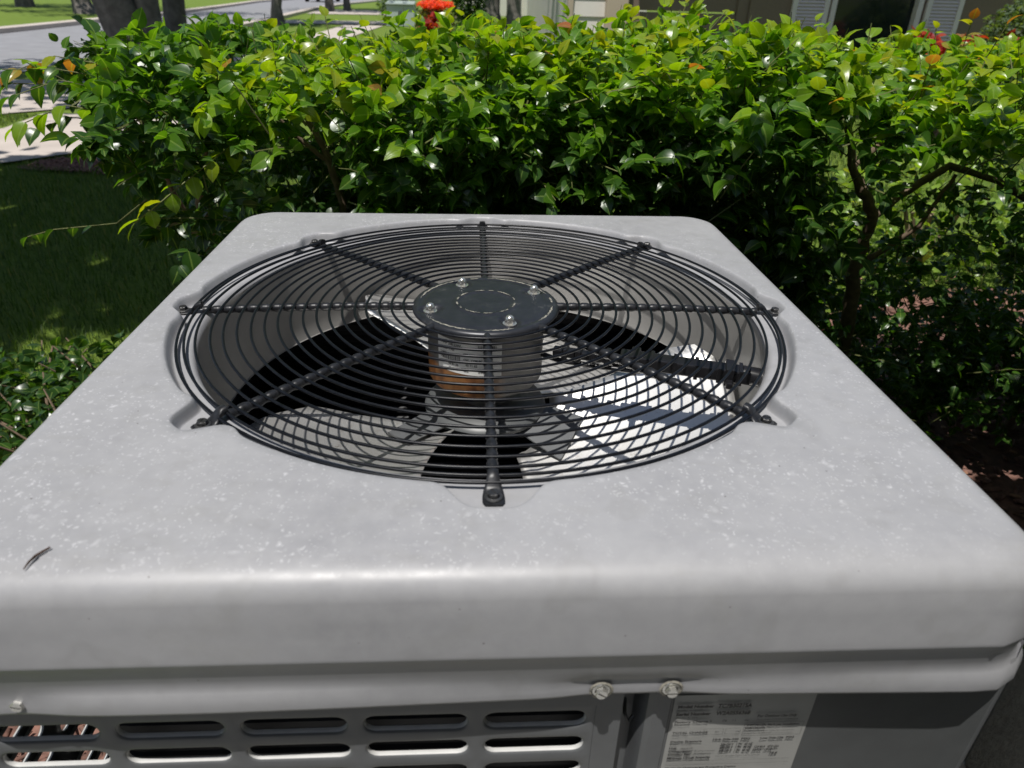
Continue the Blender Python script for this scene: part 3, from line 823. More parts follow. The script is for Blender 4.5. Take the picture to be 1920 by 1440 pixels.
line('Design Pressure', .003, -.0600, .0038, B1*.6, 0, 1.1); line('Pression nominale', .003, -.0632, .0026)
line('High Side-446  PSIG', .040, -.0585, .0040, B1*.6); line('Low Side-236  PSIG', .082, -.0585, .0040, B1*.6)
line('Unit', .003, -.0690, .0038, B1*.6); line('(Appareil)', .013, -.0690, .0028)
line('Compressor', .003, -.0735, .0038, B1*.6, 0, 1.1); line('(Compresseur)', .026, -.0735, .0030)
line('Cooling Fan', .003, -.0780, .0038, B1*.6, 0, 1.1); line('(Ventilateur)', .026, -.0780, .0030)
line('208-230 V   1 PH   60 HZ', .048, -.0660, .0042, B1*.7, .15); line('208-230 V   1 PH   60 HZ   12.8 RLA   67.8 LRA', .048, -.0705, .0042, B1*.7, .15)
line('208-230 V   1 PH   60 HZ   2.8 FLA   1/3 HP', .048, -.0750, .0042, B1*.7, .15); line('18.8', .094, -.0800, .0042, B1*.7, .15)
line('Minimum Circuit Ampacity', .003, -.0835, .0042, B1*.8, 0, 1.15); line("Courant admissible d'alimentation minimum", .046, -.0815, .0026)
rule(.003, .114, -.0870); rule(.003, .114, -.0925); line('Maximum Overcurrent Protective Device', .003, -.0980, .0038, B1*.5)
for z_ in (-.1045, -.1085, -.1125): line('Utiliser uniquement des conducteurs en cuivre', .003, z_, .0026)
o = ac('printed_text', ink, M['ink'], lab); o.location = (0, 0, 0)

# a dead twig and specks of debris lying on the lid
mb = MB(); mb.tube([(-.3175, -.4610, -.0008), (-.3160, -.4560, .0012), (-.3140, -.4500, .0016), (-.3085, -.4430, .0022)], [.0004, .0008, .0010, .0008], 6)
mb.tube([(-.3165, -.4580, .001), (-.3135, -.4520, .0035)], [.0003, .0005], 5)
dt = tag(mb.build('dead_twig', M['dead_twig']), 'small dark dead twig lying near the left front edge of the grey lid', 'twig'); dt.location = (0, 0, LID)

# ================================================================== LEAF MACHINERY
def leaf_template():
    """ovate leaf: base at origin, grows along +y, folded along the midrib, tip bent down; unit length"""
    ys = [0, .10, .28, .52, .76, 1.0]; ws = [.0, .24, .37, .37, .23, 0.0]
    V = [(0, 0, 0)]; idx = []
    for y, w in zip(ys[1:-1], ws[1:-1]):
        droop = -.28*y*y
        idx.append(len(V)); V += [(-w, y, droop+w*.22), (0, y, droop), (w, y, droop+w*.22)]
    V.append((0, 1.0, -.34))
    F = [(0, idx[0]+1, idx[0]), (0, idx[0]+2, idx[0]+1)]
    for a, b in zip(idx[:-1], idx[1:]):
        F += [(a, a+1, b+1), (a, b+1, b), (a+1, a+2, b+2), (a+1, b+2, b+1)]
    t = len(V)-1; F += [(idx[-1], idx[-1]+1, t), (idx[-1]+1, idx[-1]+2, t)]
    return np.array(V), np.array(F)
LV, LF = leaf_template()
LX_ = np.array([0 if abs(v[0]) < 1e-6 else 1.0 for v in LV])
def across(me):
    n = len(me.vertices)//len(LV); a = me.attributes.new('across', 'FLOAT', 'POINT'); a.data.foreach_set('value', np.tile(LX_, n).astype(np.float32)); return me
def rot_from(d, roll, rgen=None):
    """matrices whose y axis is d and whose z axis is as upward as possible, rolled"""
    d = d/np.linalg.norm(d, axis=1, keepdims=True)
    upv = np.tile([0, 0, 1.0], (len(d), 1)); x = np.cross(d, upv); x /= np.linalg.norm(x, axis=1, keepdims=True)+1e-9
    z = np.cross(x, d)
    c, s = np.cos(roll)[:, None], np.sin(roll)[:, None]
    x2 = x*c+z*s; z2 = -x*s+z*c
    return np.stack([x2, d, z2], -1)      # columns
def leaf_cloud(P, Dv, size, roll, tint, widths=None):
    Rm = rot_from(Dv, roll); n = len(P)
    T = np.tile(LV[None], (n, 1, 1)).copy()
    if widths is not None: T[..., 0] *= widths[:, None]
    T[..., 2] *= rng.uniform(.5, 1.7, n)[:, None]
    T *= size[:, None, None]
    Vw = np.einsum('nij,nkj->nki', Rm, T)+P[:, None, :]
    Fw = (LF[None]+(np.arange(n)*len(LV))[:, None, None]).reshape(-1, 3)
    return Vw.reshape(-1, 3), Fw, np.repeat(tint, len(LV))

# ================================================================== HEDGE
def hedge_front(x, z):
    """y of the hedge's front face: undercut towards the ground"""
    und = np.clip((.96-z)/.34, 0, 1)
    return .59+.035*np.sin(x*5.1+1)+.025*np.sin(x*11)+.10*np.clip((z-1.0)/.12, 0, 1)+0.13*und+.15*np.clip((.68-z)/.6, 0, 1)
def hedge_top(x):
    return 1.105+.020*np.sin(x*4.3)+.014*np.sin(x*9.7+2)-.05*np.clip((-x-.55)/.3, 0, 1)
def hedge_left(z):
    return -1.02+.27*np.clip((.93-z)/.45, 0, 1)
NS = 7600
x = rng.uniform(-1.15, 2.6, NS*3); z = 1.16-1.0*rng.uniform(0, 1, NS*3)**1.25; yy = rng.uniform(0, 1, NS*3)
yf = hedge_front(x, z); yb = 1.42+0*x
# denser in the outer shell
depth = np.where(rng.uniform(0, 1, NS*3) < .62, yy**2.0, yy)
y = yf+(yb-yf)*depth
keep = (z < hedge_top(x)) & (x > hedge_left(z)+.62+.04*np.sin(z*30)-.50*y)
# the right-hand end is thin and see-through low down
thin = (x > .82) & (z < .98) & (z > .45)
keep &= ~(thin & (rng.uniform(0, 1, NS*3) < .80))
keep &= ~((x > -.50) & (x < -.29) & (z > .74) & (z < .97) & (y < .98) & (rng.uniform(0, 1, NS*3) < .9))
keep &= ~((x > .86) & (x < 1.25) & (z < .93) & (y < 1.0) & (rng.uniform(0, 1, NS*3) < .45))
gapn = np.sin(x*9+1.3)*np.sin(z*13+x*3)+.5*np.sin(x*23+z*17)
keep &= ~((z < .9) & (gapn > .75) & (rng.uniform(0, 1, NS*3) < .75))
left_open = (x < -.50) & (z < .96) & (rng.uniform(0, 1, NS*3) < .68); keep &= ~left_open
x, y, z = x[keep][:NS], y[keep][:NS], z[keep][:NS]; ns = len(x)
stray = rng.uniform(0, 1, ns) < .10; y = np.where(stray & (y < hedge_front(x, z)+.15), np.maximum(.50, y-rng.uniform(.04, .17, ns)), y)
# shoot direction: outwards from the hedge's core, upwards
nearfront = np.clip(1-(y-hedge_front(x, z))/.25, 0, 1); neartop = np.clip(1-(hedge_top(x)-z)/.18, 0, 1); nearleft = np.clip(1-(x-hedge_left(z))/.2, 0, 1)
D = np.stack([rng.normal(0, .45, ns)-nearleft*.9, rng.normal(0, .35, ns)-.85*nearfront, rng.normal(.25, .35, ns)+.85*neartop], 1)
D /= np.linalg.norm(D, axis=1, keepdims=True)
Ls = rng.uniform(.05, .13, ns)
LP, LD, LSZ, LR, LT = [], [], [], [], []
TW = []            # twig segments
for k in range(4):
    for side in (-1, 1):
        f = (k+.6)/4
        pos = np.stack([x, y, z], 1)+D*(Ls*f)[:, None]+np.array([0, 0, -.02])*f**2
        sidev = np.cross(D, np.array([0, 0, 1.0])+rng.normal(0, .4, (ns, 3))); sidev /= np.linalg.norm(sidev, axis=1, keepdims=True)+1e-9
        d = sidev*side*rng.uniform(.6, 1.0, (ns, 1))+D*rng.uniform(.2, .9, (ns, 1))+np.stack([rng.normal(0, .35, ns), -.15+rng.normal(0, .35, ns), rng.uniform(-.80, .35, ns)], 1)
        d[:, 2] += .30*neartop
        LP.append(pos); LD.append(d); LSZ.append(rng.triangular(.022, .042, .060, ns)*(1-.25*f)); LSZ[-1] = np.where((x > .8) & (z < .95), LSZ[-1]*.78, LSZ[-1]); LR.append(rng.normal(0, .65, ns))
        age_shade = .10+.26*rng.uniform(0, 1, ns)+.60*neartop*rng.uniform(.4, 1.15, ns)+.10*f+.05*nearfront
        young = rng.uniform(0, 1, ns); age_shade = np.where(young > .998, .98, age_shade); age_shade = np.where((x > .75) & (neartop > .3) & (young > .90), rng.uniform(.84, .96, ns), age_shade)
        age_shade = np.where(x < -.5, age_shade*.72, age_shade); age_shade = np.where(age_shade > .9, np.where(young > .975, age_shade, .88*age_shade), age_shade); LT.append(np.clip(age_shade, 0, 1))  # left-end leaves tinted darker to stand in for tree shade
LP, LD, LSZ, LR, LT = map(np.concatenate, (LP, LD, LSZ, LR, LT))
LP[:, 2] += 0
def gap(P, pts, w, prob):
    hit = np.zeros(len(P), bool)
    for i in range(len(pts)-1):
        for f in np.linspace(0, 1, 8, endpoint=False):
            q = np.array(pts[i])+(np.array(pts[i+1])-np.array(pts[i]))*f
            u = (P[:, 1]+.83)/(q[1]+.83)
            hit |= (P[:, 1] < q[1]+.01) & (np.hypot(P[:, 0]-q[0]*u, P[:, 2]-(1.246+(q[2]-1.246)*u)) < w)
    return hit & (rng.uniform(0, 1, len(P)) < prob)
openings = gap(LP, [(-.335, .95, .72), (-.345, .95, .775), (-.372, .95, .90), (-.404, .94, .97)], .030, .96)
openings |= gap(LP, [(-.372, .95, .90), (-.43, .93, .955)], .022, .9)
openings |= gap(LP, [(1.085, 1.0, .36), (1.055, 1.0, .60), (1.06, 1.0, .74), (.965, 1.0, .87), (.925, 1.0, .98)], .034, .78)
openings |= gap(LP, [(1.06, 1.0, .73), (1.15, 1.02, .80), (1.25, 1.03, .865), (1.42, 1.05, .82)], .026, .6)
inb = ~openings & (LP[:, 2] > .05) & ~((LP[:, 1] < .50) & (np.abs(LP[:, 0]) < .45))
tooclose = (LP[:, 1] < .455)
inb &= ~tooclose
LP, LD, LSZ, LR, LT = LP[inb], LD[inb], LSZ[inb], LR[inb], LT[inb]
# hand-placed hanging sprigs (left of the unit; the lit one and the low dim one) and tall shoots on top
def sprig(pts, nleaf, size, tint, first=0.0, hang=False, lift=0.0):
    """leaves in pairs along a polyline; returns leaf arrays and adds the stem to the twigs"""
    pts = np.array(pts, float); seg = np.linalg.norm(np.diff(pts, axis=0), axis=1); cum = np.r_[0, np.cumsum(seg)]
    P_, D_, S_, R_, T_ = [], [], [], [], []
    for i in range(nleaf):
        f = first+(1-first)*(i+.5)/nleaf; s = f*cum[-1]; j = min(np.searchsorted(cum, s, side='right')-1, len(seg)-1)
        p = pts[j]+(pts[j+1]-pts[j])*(s-cum[j])/seg[j]; t = (pts[j+1]-pts[j])/seg[j]
        sd_ = 1 if i % 2 else -1
        lat = np.cross(t, [0, 0, 1.0]); lat /= np.linalg.norm(lat)+1e-9
        P_.append(p); D_.append((t*.3+(np.array([.35, -.15, -.9]) if sd_ > 0 else np.array([-.9, -.25, .05]))+rng.normal(0, .12, 3)) if hang else lat*sd_*.8+t*.6+np.array([0, -.12, -.45+lift])+rng.normal(0, .12, 3)); S_.append(size*rng.uniform(.8, 1.15)); R_.append(rng.normal(0, .25)); T_.append(np.clip(tint+rng.normal(0, .04), 0, 1))
    P_.append(pts[-1]); D_.append(pts[-1]-pts[-2]+np.array([0, 0, -.02])); S_.append(size*.9); R_.append(0); T_.append(np.clip(tint+.08, 0, 1))
    TW.append((pts, .0012)); return [np.array(a) for a in (P_, D_, S_, R_, T_)]
SP = []
SP.append(sprig([(-.46, .62, .985), (-.50, .56, .955), (-.55, .51, .918), (-.60, .485, .880), (-.635, .475, .855)], 11, .043, .80, 0.0, True))
SP.append(sprig([(-.74, .80, .82), (-.84, .82, .75), (-.93, .86, .73), (-1.02, .88, .715), (-1.10, .90, .69)], 4, .036, .25, .45))
SP.append(sprig([(-.40, .66, .80), (-.50, .58, .78), (-.56, .54, .745)], 3, .04, .6, .4))
for i in range(120):
    sx = rnd.uniform(-.95, 2.2) if i % 3 else rnd.uniform(.5, 1.6); sy = rnd.uniform(.72, 1.35); h = rnd.uniform(.03, .09) if i > 16 else rnd.uniform(.08, .15)
    zt = float(hedge_top(np.array(sx)))-.03
    if sx < -.5: h *= .6
    lean = rnd.uniform(-.4, .5)
    pts = [(sx, sy, zt), (sx+h*.35*lean, sy+rnd.uniform(-.01, .01), zt+h*.55), (sx+h*.9*lean, sy+rnd.uniform(-.02, .02), zt+h)]
    nl = rnd.choice([0, 2, 3, 4, 4, 5])
    if nl: SP.append(sprig(pts, nl, rnd.uniform(.028, .048), rnd.choice([.68, .76, .84, .84, .91 if sx > .7 else .8, .95 if sx > 1.0 else .72]), .2, lift=.35))
    else: TW.append((np.array(pts), .0013))
for k in range(6):      # left end: horizontal shoots poking out over the pavement
    a = rnd.uniform(.92, 1.07); y0 = rnd.uniform(.75, 1.2)
    SP.append(sprig([(-.36-.5*y0, y0, a), (-.46-.5*y0, y0-.03, a+.02), (-.56-.5*y0, y0-.05, a+rnd.uniform(-.04, .05))], 5, .046, rnd.choice([.35, .5, .7, .97 if k == 2 else .45])))
for i, arr in enumerate(zip(*SP)):
    cat = np.concatenate(arr)
    if i == 0: LP = np.concatenate([LP, cat])
    elif i == 1: LD = np.concatenate([LD, cat])
    elif i == 2: LSZ = np.concatenate([LSZ, cat])
    elif i == 3: LR = np.concatenate([LR, cat])
    else: LT = np.concatenate([LT, cat])
widths = rng.uniform(.78, 1.12, len(LP))

hedge = thing('hedge', 'glossy green leafy hedge trimmed flat behind the air conditioner', 'hedge', (0, 1.0, 0))
# the 300 leaves that show largest: nearest to the camera and inside its view
camp = np.array(m.translation); dv = LP-camp; dist = np.linalg.norm(dv, axis=1)
zc = dv@np.array(fw); xc = (dv@np.array(r2))/zc; yc = (dv@np.array(u2))/zc
vis = (np.abs(xc) < .72) & (yc > .02) & (yc < .54) & (LP[:, 1] < hedge_front(LP[:, 0], LP[:, 2])+.09)
score = np.where(vis, LSZ/dist, 0); order = np.argsort(-score)
single = order[:298]; rest = np.ones(len(LP), bool); rest[single] = False
V_, F_, T_ = leaf_cloud(LP[rest], LD[rest], LSZ[rest], LR[rest], LT[rest], widths[rest])
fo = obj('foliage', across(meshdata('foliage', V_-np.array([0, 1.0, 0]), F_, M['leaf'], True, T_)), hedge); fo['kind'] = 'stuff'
variants = []
for i in range(12):
    T = LV.copy(); T[:, 2] *= .6+.1*i; T[:, 0] *= .85+.025*i
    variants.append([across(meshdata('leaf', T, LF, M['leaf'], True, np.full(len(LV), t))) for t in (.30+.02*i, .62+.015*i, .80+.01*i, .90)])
Rm = rot_from(LD[single], LR[single])
for q, k in enumerate(single):
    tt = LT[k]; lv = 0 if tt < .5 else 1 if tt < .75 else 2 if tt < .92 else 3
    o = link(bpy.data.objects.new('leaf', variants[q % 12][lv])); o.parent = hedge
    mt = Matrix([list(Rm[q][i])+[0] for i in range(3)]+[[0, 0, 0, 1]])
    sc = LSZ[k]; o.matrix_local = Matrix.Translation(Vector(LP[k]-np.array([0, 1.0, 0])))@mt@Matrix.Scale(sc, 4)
# twigs of all shoots
tw = MB(); idx = rng.choice(ns, 3600, replace=False)
for i in idx:
    a = Vector((x[i], y[i], z[i])); b = a+Vector(D[i])*float(Ls[i]); tw.tube([a-Vector(D[i])*.05, (a+b)/2+Vector((0, 0, .004)), b], [.0018, .0013, .0008], 3, cap=False)
for pts, r_ in TW: tw.tube([tuple(p) for p in pts], [r_*1.4]+[r_]*(len(pts)-1), 5)
tw.v = [(a, b-1.0, c) for a, b, c in tw.v]
to = tw.build('twigs', M['twig'], hedge); to['kind'] = 'stuff'
# woody stems
def stem(pts, rad, name='stem'):
    mb = MB(); P = [Vector(p) for p in pts]; out = []; rr = []
    n = 6
    for i in range(len(P)-1):
        for k in range(n):
            t = k/n; p = P[i].lerp(P[i+1], t)
            j = rad[i]*.35; out.append(p+Vector((rnd.uniform(-j, j), rnd.uniform(-j, j)-1.0, 0))); rr.append((rad[i]+(rad[i+1]-rad[i])*t)*rnd.uniform(.88, 1.12))
    out.append(P[-1]+Vector((0, -1.0, 0))); rr.append(rad[-1])
    mb.tube(out, rr, 9); return autosmooth(mb.build(name, M['stem'], hedge), 60)
stem([(1.13, 1.02, 0), (1.085, 1.0, .36), (1.055, 1.0, .60), (1.06, 1.0, .74), (.965, 1.0, .87), (.925, 1.0, 1.0)], [.026, .021, .018, .016, .011, .007])
stem([(1.06, 1.0, .73), (1.15, 1.02, .80), (1.25, 1.03, .865), (1.42, 1.05, .82), (1.62, 1.06, .72)], [.011, .010, .010, .009, .007])
stem([(.965, 1.0, .86), (1.05, 1.02, .93), (1.09, 1.0, 1.02)], [.010, .008, .005])
stem([(1.07, 1.0, .60), (1.17, .96, .72), (1.22, .95, .86)], [.009, .007, .005])
stem([(-.30, .98, 0), (-.32, .96, .45), (-.345, .95, .775), (-.372, .95, .90), (-.404, .94, .97), (-.44, .93, 1.02)], [.016, .012, .0085, .008, .007, .004])
stem([(-.36, .95, .86), (-.43, .93, .93), (-.47, .90, .985)], [.006, .005, .003])
stem([(-.34, .95, .80), (-.318, .93, .88), (-.312, .93, .97)], [.004, .0035, .003])
for sx in (-.68, .08, .48, 1.75, 2.25):
    stem([(sx, 1.05, 0), (sx+rnd.uniform(-.05, .05), 1.02, .45), (sx+rnd.uniform(-.1, .1), 1.0, .75), (sx+rnd.uniform(-.2, .2), .98, 1.0)], [.018, .014, .010, .005])
    stem([(sx, 1.03, .5), (sx+rnd.uniform(-.25, .25), .95, .8), (sx+rnd.uniform(-.3, .3), .9, 1.0)], [.008, .006, .004])

# ================================================================== generic leafy masses
def foliage_mass(n, pos, size, tint=(.2, 1.0), up_=.4):
    P = pos(n); n = len(P)
    d = rng.normal(0, 1, (n, 3)); d[:, 2] = np.abs(d[:, 2])*up_+rng.normal(-.1, .3, n)
    return leaf_cloud(P, d, rng.uniform(size[0], size[1], n), rng.normal(0, .8, n), rng.uniform(tint[0], tint[1], n))
def ball(cx, cy, cz, rx, ry, rz, shell=.5, lumps=7, seed=0):
    g = np.random.default_rng(seed); L = g.normal(0, 1, (lumps, 3)); L /= np.linalg.norm(L, axis=1, keepdims=True)
    def f(n):
        d = g.normal(0, 1, (n, 3)); d /= np.linalg.norm(d, axis=1, keepdims=True)
        r = shell+(1-shell)*g.uniform(0, 1, n)**.6
        r *= .86+.22*np.max(d@L.T, axis=1)
        return np.array([cx, cy, cz])+d*r[:, None]*np.array([rx, ry, rz])
    return f
# low plants between the unit and the lawn
def low_plant(cx, cy, h, w, seed, label):
    t = thing('low_shrub', label, 'shrub', (cx, cy, 0), 'low shrubs beside the unit')
    g = np.random.default_rng(seed)
    V_, F_, T_ = foliage_mass(260, ball(0, 0, h*.55, w, w*.8, h*.5, .3, seed=seed), (.028, .05), (.05, .40), .2)
    o = obj('foliage', across(meshdata('foliage', V_, F_, M['leaf'], True, T_)), t); o['kind'] = 'stuff'
    mb = MB()
    for k in range(7):
        a = g.uniform(0, 6.28); mb.tube([(0, 0, 0), (w*.4*math.cos(a), w*.4*math.sin(a), h*.5), (w*.8*math.cos(a), w*.8*math.sin(a), h*.85)], [.005, .004, .002], 5)
    mb.build('stems', M['stem'], t)
low_plant(-1.26, .96, .22, .24, 1, 'low dark leafy shrub at the left edge beside the grey lid')
low_plant(-1.45, 1.28, .18, .20, 2, 'low shrub furthest back at the left edge of the shaded lawn')
low_plant(-1.12, 1.16, .30, .24, 3, 'low shrub nearest the hedge foot left of the unit')
low_plant(-1.06, .78, .30, .24, 4, 'low shrub closest to the left side of the unit')

# ------------------------------------------------------------------ grass
def grass(name, region, n, hgt, wid, seed):
    g = np.random.default_rng(seed); P = region(g, n); n = len(P)
    a = g.uniform(0, 6.28, n); h = g.uniform(hgt[0], hgt[1], n); w = g.uniform(wid[0], wid[1], n); ln = g.uniform(.1, .8, n)
    ca, sa = np.cos(a), np.sin(a); b = a+g.normal(1.57, .5, n); cb, sb = np.cos(b), np.sin(b)
    Z = np.zeros(n)
    v0 = P+np.stack([-ca*w, -sa*w, Z], 1); v1 = P+np.stack([ca*w, sa*w, Z], 1)
    mid = P+np.stack([cb*h*ln*.35, sb*h*ln*.35, h*.6], 1); v2 = mid+np.stack([ca*w*.7, sa*w*.7, Z], 1); v3 = mid-np.stack([ca*w*.7, sa*w*.7, Z], 1)
    v4 = P+np.stack([cb*h*ln, sb*h*ln, h*.95], 1)
    V = np.stack([v0, v1, v2, v3, v4], 1).reshape(-1, 3)
    base = (np.arange(n)*5)[:, None]
    F = np.concatenate([base+np.array([[0, 1, 2]]), base+np.array([[0, 2, 3]]), base+np.array([[3, 2, 4]])], 0)
    t = np.repeat(np.clip(g.normal(.45, .25, n), 0, 1), 5)
    o = obj(name, meshdata(name, V, F, M['grass'], True, t)); o['kind'] = 'stuff'; return o
def reg(xa, xb, ya, yb, excl):
    def f(g, n):
        P = np.stack([g.uniform(xa, xb, n), g.uniform(ya, yb, n), np.zeros(n)], 1)
        k = np.ones(n, bool)
        for e in excl: k &= ~e(P[:, 0], P[:, 1])
        return P[k]
    return f
paved = lambda X, Y: (X < -2.4) & (Y > 4.0+1.02*(X+4.2)) & (Y > 3.6)
bed1 = lambda X, Y: ((X+.1)/1.2)**2+((Y-.7)/1.1)**2 < 1
bed2 = lambda X, Y: ((X-2.2)/1.15)**2+((Y-1.3)/.9)**2 < 1
bed3 = lambda X, Y: ((X+2.7)/.55)**2+((Y-4.75)/.22)**2 < 1
grass('grass', reg(-3.9, -.5, .3, 5.6, [paved, bed1, bed3]), 62000, (.025, .065), (.0012, .0024), 11)
grass('grass', reg(-.8, 5.5, 1.45, 7.5, [bed2]), 42000, (.03, .08), (.002, .004), 12)
grass('grass', reg(-5.2, -4.4, 6.2, 7.0, []), 1500, (.02, .05), (.002, .004), 13)

# pale rock at the edge of the shaded lawn
bm = bmesh.new(); bmesh.ops.create_icosphere(bm, subdivisions=3, radius=.13)
for v in bm.verts:
    q = v.co.normalized(); v.co *= 1+.18*math.sin(q.x*5+1)*math.cos(q.y*4)+.06*math.sin(q.z*13+q.x*9); v.co.z *= .75
me = bpy.data.meshes.new('rock'); bm.to_mesh(me); bm.free(); me.materials.append(M['rock'])
tag(obj('rock', me, loc=(-2.52, 4.85, .07)), 'pale pinkish rock seen through the hedge at the pavement edge', 'rock')

# ================================================================== TREES
def tree(name, label, x0, y0, stems, crown, seed, group=None, nleaf=2600, lsize=(.16, .34), cat='tree', clear=()):
    t = thing(name, label, cat, (x0, y0, 0), group); rr = random.Random(seed)
    for si, (pts, rad) in enumerate(stems):
        mb = MB(); P = [Vector(p) for p in pts]; out = []; rd = []
        n = 7
        for i in range(len(P)-1):
            for k in range(n):
                f = k/n; out.append(P[i].lerp(P[i+1], f)); rd.append(rad[i]+(rad[i+1]-rad[i])*f)
        out.append(P[-1]); rd.append(rad[-1])
        # fluted irregular bark: build with many sides and displace
        ns_ = 28; V = []
        for i, p in enumerate(out):
            for k in range(ns_):
                w = 2*math.pi*k/ns_
                q = 1+.07*math.sin(3*w+seed+i*.1)+.05*math.sin(7*w+i*.25+seed)+.03*rr.uniform(-1, 1)
                V.append(p+Vector((math.cos(w), math.sin(w), 0))*rd[i]*q)
        F = [(i*ns_+k, i*ns_+(k+1) % ns_, (i+1)*ns_+(k+1) % ns_, (i+1)*ns_+k) for i in range(len(out)-1) for k in range(ns_)]
        mb.add(V, F); mb.build('trunk', M['bark'], t, smooth=True)
    cx, cy, cz, rx, ry, rz = crown
    # limbs
    mb = MB()
    top = Vector(stems[0][0][-1])
    for k in range(8):
        a = rr.uniform(0, 6.28); e = Vector((cx+rx*.75*math.cos(a), cy+ry*.75*math.sin(a), cz+rz*rr.uniform(-.3, .6)))
        st = Vector(stems[k % len(stems)][0][-1]); r_ = stems[k % len(stems)][1][-1]
        mb.tube([st-Vector((0, 0, .15)), st.lerp(e, .4)+Vector((0, 0, .3)), st.lerp(e, .75)+Vector((0, 0, .15)), e], [r_*.8, r_*.5, r_*.3, r_*.08], 8)
    mb.build('limbs', M['bark'], t, smooth=True)
    # crown out of many uneven clumps with gaps between
    Ps = []
    g = np.random.default_rng(seed); nc = 46
    for k in range(nc):
        d = g.normal(0, 1, 3); d /= np.linalg.norm(d); q = g.uniform(.35, 1.0)
        c = np.array([cx, cy, cz])+d*q*np.array([rx, ry, rz])
        dd = g.normal(0, 1, (nleaf//nc, 3)); Ps.append(c+dd*np.array([rx, ry, rz])*.13)
    P = np.concatenate(Ps)
    for gx_, gy_, gr in clear:       # openings in the crown where sun flecks reach the lawn
        q = P+np.array([x0, y0, 0]); u = q[:, :2]-(np.array([gx_, gy_])+q[:, 2:3]*np.array([SUN.x/SUN.z, SUN.y/SUN.z])); P = P[np.hypot(u[:, 0], u[:, 1]) > gr]
    V_, F_, T_ = foliage_mass(len(P), lambda n: P, lsize, (0, 1), .5)
    o = obj('crown', meshdata('crown', V_, F_, M['tree_leaf'], True, T_), t); o['kind'] = 'stuff'
    return t
tree('street_tree', 'broad grey forked trunk of the large tree beyond the left end of the hedge', -4.40, 9.5,
     [([(0.02, 0, -.05), (.0, 0, .45), (-.09, 0, 1.0), (-.3, .1, 2.2), (-.7, .2, 3.4)], [.30, .27, .27, .25, .20]),
      ([(.18, .06, -.05), (.19, .06, .45), (.22, .05, 1.0), (.5, 0, 2.3), (.9, -.1, 3.5)], [.24, .20, .18, .17, .14])],
     (-.2, -.6, 5.6, 4.6, 3.8, 1.7), 3, 'street trees', 5200)
tree('street_tree', 'pale mottled slender trunk just right of the large grey forked trunk', -4.40, 11.0,
     [([(0, 0, -.05), (.02, 0, .5), (.06, 0, 1.0), (.1, 0, 3.6)], [.19, .155, .15, .11])], (0.4, 1.0, 5.4, 2.2, 2.2, 1.5), 4, 'street trees', 1600)
tree('street_tree', 'thin leaning dark trunk on the near verge right of the big forked tree', -6.5, 26,
     [([(-.02, 0, -.05), (-.02, 0, .5), (.1, 0, 1.1), (.3, 0, 3.5)], [.24, .17, .16, .12])], (0, 0, 5.6, 3.0, 3.0, 1.8), 5, 'street trees', 1800)
tree('lawn_tree', 'dark trunk standing alone on the lawn across the road, top left', -15.05, 30.7,
     [([(0.2, 0, -.05), (.02, 0, .35), (-.05, 0, 1.0), (-.2, 0, 3.8)], [.55, .34, .30, .22])], (0, 0, 6.2, 5.5, 5.0, 2.2), 6, 'street trees', 2600)
tree('street_tree', 'left one of two dark trunks beside the far road where the car stands', -7.25, 40,
     [([(0, 0, -.05), (0, 0, .5), (0, 0, 3.8)], [.26, .20, .15])], (0, 0, 6, 3.6, 3.6, 2.0), 7, 'street trees', 1600)
tree('street_tree', 'right one of two dark trunks beside the far road where the car stands', -6.6, 41.5,
     [([(0, 0, -.05), (0, 0, .5), (0, 0, 3.8)], [.22, .16, .13])], (.6, 2, 6, 3.0, 3.0, 2.0), 8, 'street trees', 1400)
tree('lawn_tree', 'left one of two brown trunks in front of the pale building', .68, 27.6,
     [([(0, 0, -.05), (0, 0, .5), (.03, 0, 3.8)], [.36, .28, .22])], (0, 0, 6, 3.6, 3.6, 2.0), 9, 'lawn trees', 1600)
tree('lawn_tree', 'right one of two brown trunks in front of the pale building', 1.46, 27.2,
     [([(0, 0, -.05), (0, 0, .5), (.03, 0, 3.8)], [.33, .25, .2])], (.4, 1, 6, 3.0, 3.0, 2.0), 10, 'lawn trees', 1400)
tree('lawn_tree', 'grey trunk behind the pale green utility cabinet', -1.75, 33,
     [([(0, 0, -.05), (0, 0, .5), (0, 0, 3.8)], [.30, .26, .22])], (0, 0, 6, 3.0, 3.0, 2.0), 14, 'lawn trees', 1200)
tree('lawn_tree', 'tree beyond the road at the far left whose shade stripes the bright grass', -20, 36,
     [([(0, 0, -.05), (0, 0, .5), (0, 0, 3.8)], [.40, .34, .28])], (0, 0, 6.3, 6.0, 4.0, 2.0), 15, 'street trees', 2200)
# overhanging tree left of the unit, outside the frame, that shades the lawn
tree('garden_tree', 'leafy garden tree left of the unit that shades the lawn there', -5.2, 1.6,
     [([(0, 0, -.05), (0, 0, .8), (.2, 0, 2.2), (.5, 0, 3.4)], [.26, .20, .18, .15])], (1.35, -.15, 4.6, 2.65, 2.7, .9), 12, None, 10500, (.13, .26), clear=((-.47, .75, .28), (-1.50, 1.62, .30), (-1.25, 1.40, .24), (-1.9, 1.55, .12), (-1.75, 1.9, .10), (-1.35, 2.3, .08), (-2.4, 3.0, .10), (-2.9, 3.6, .12), (-1.9, 2.7, .07)))

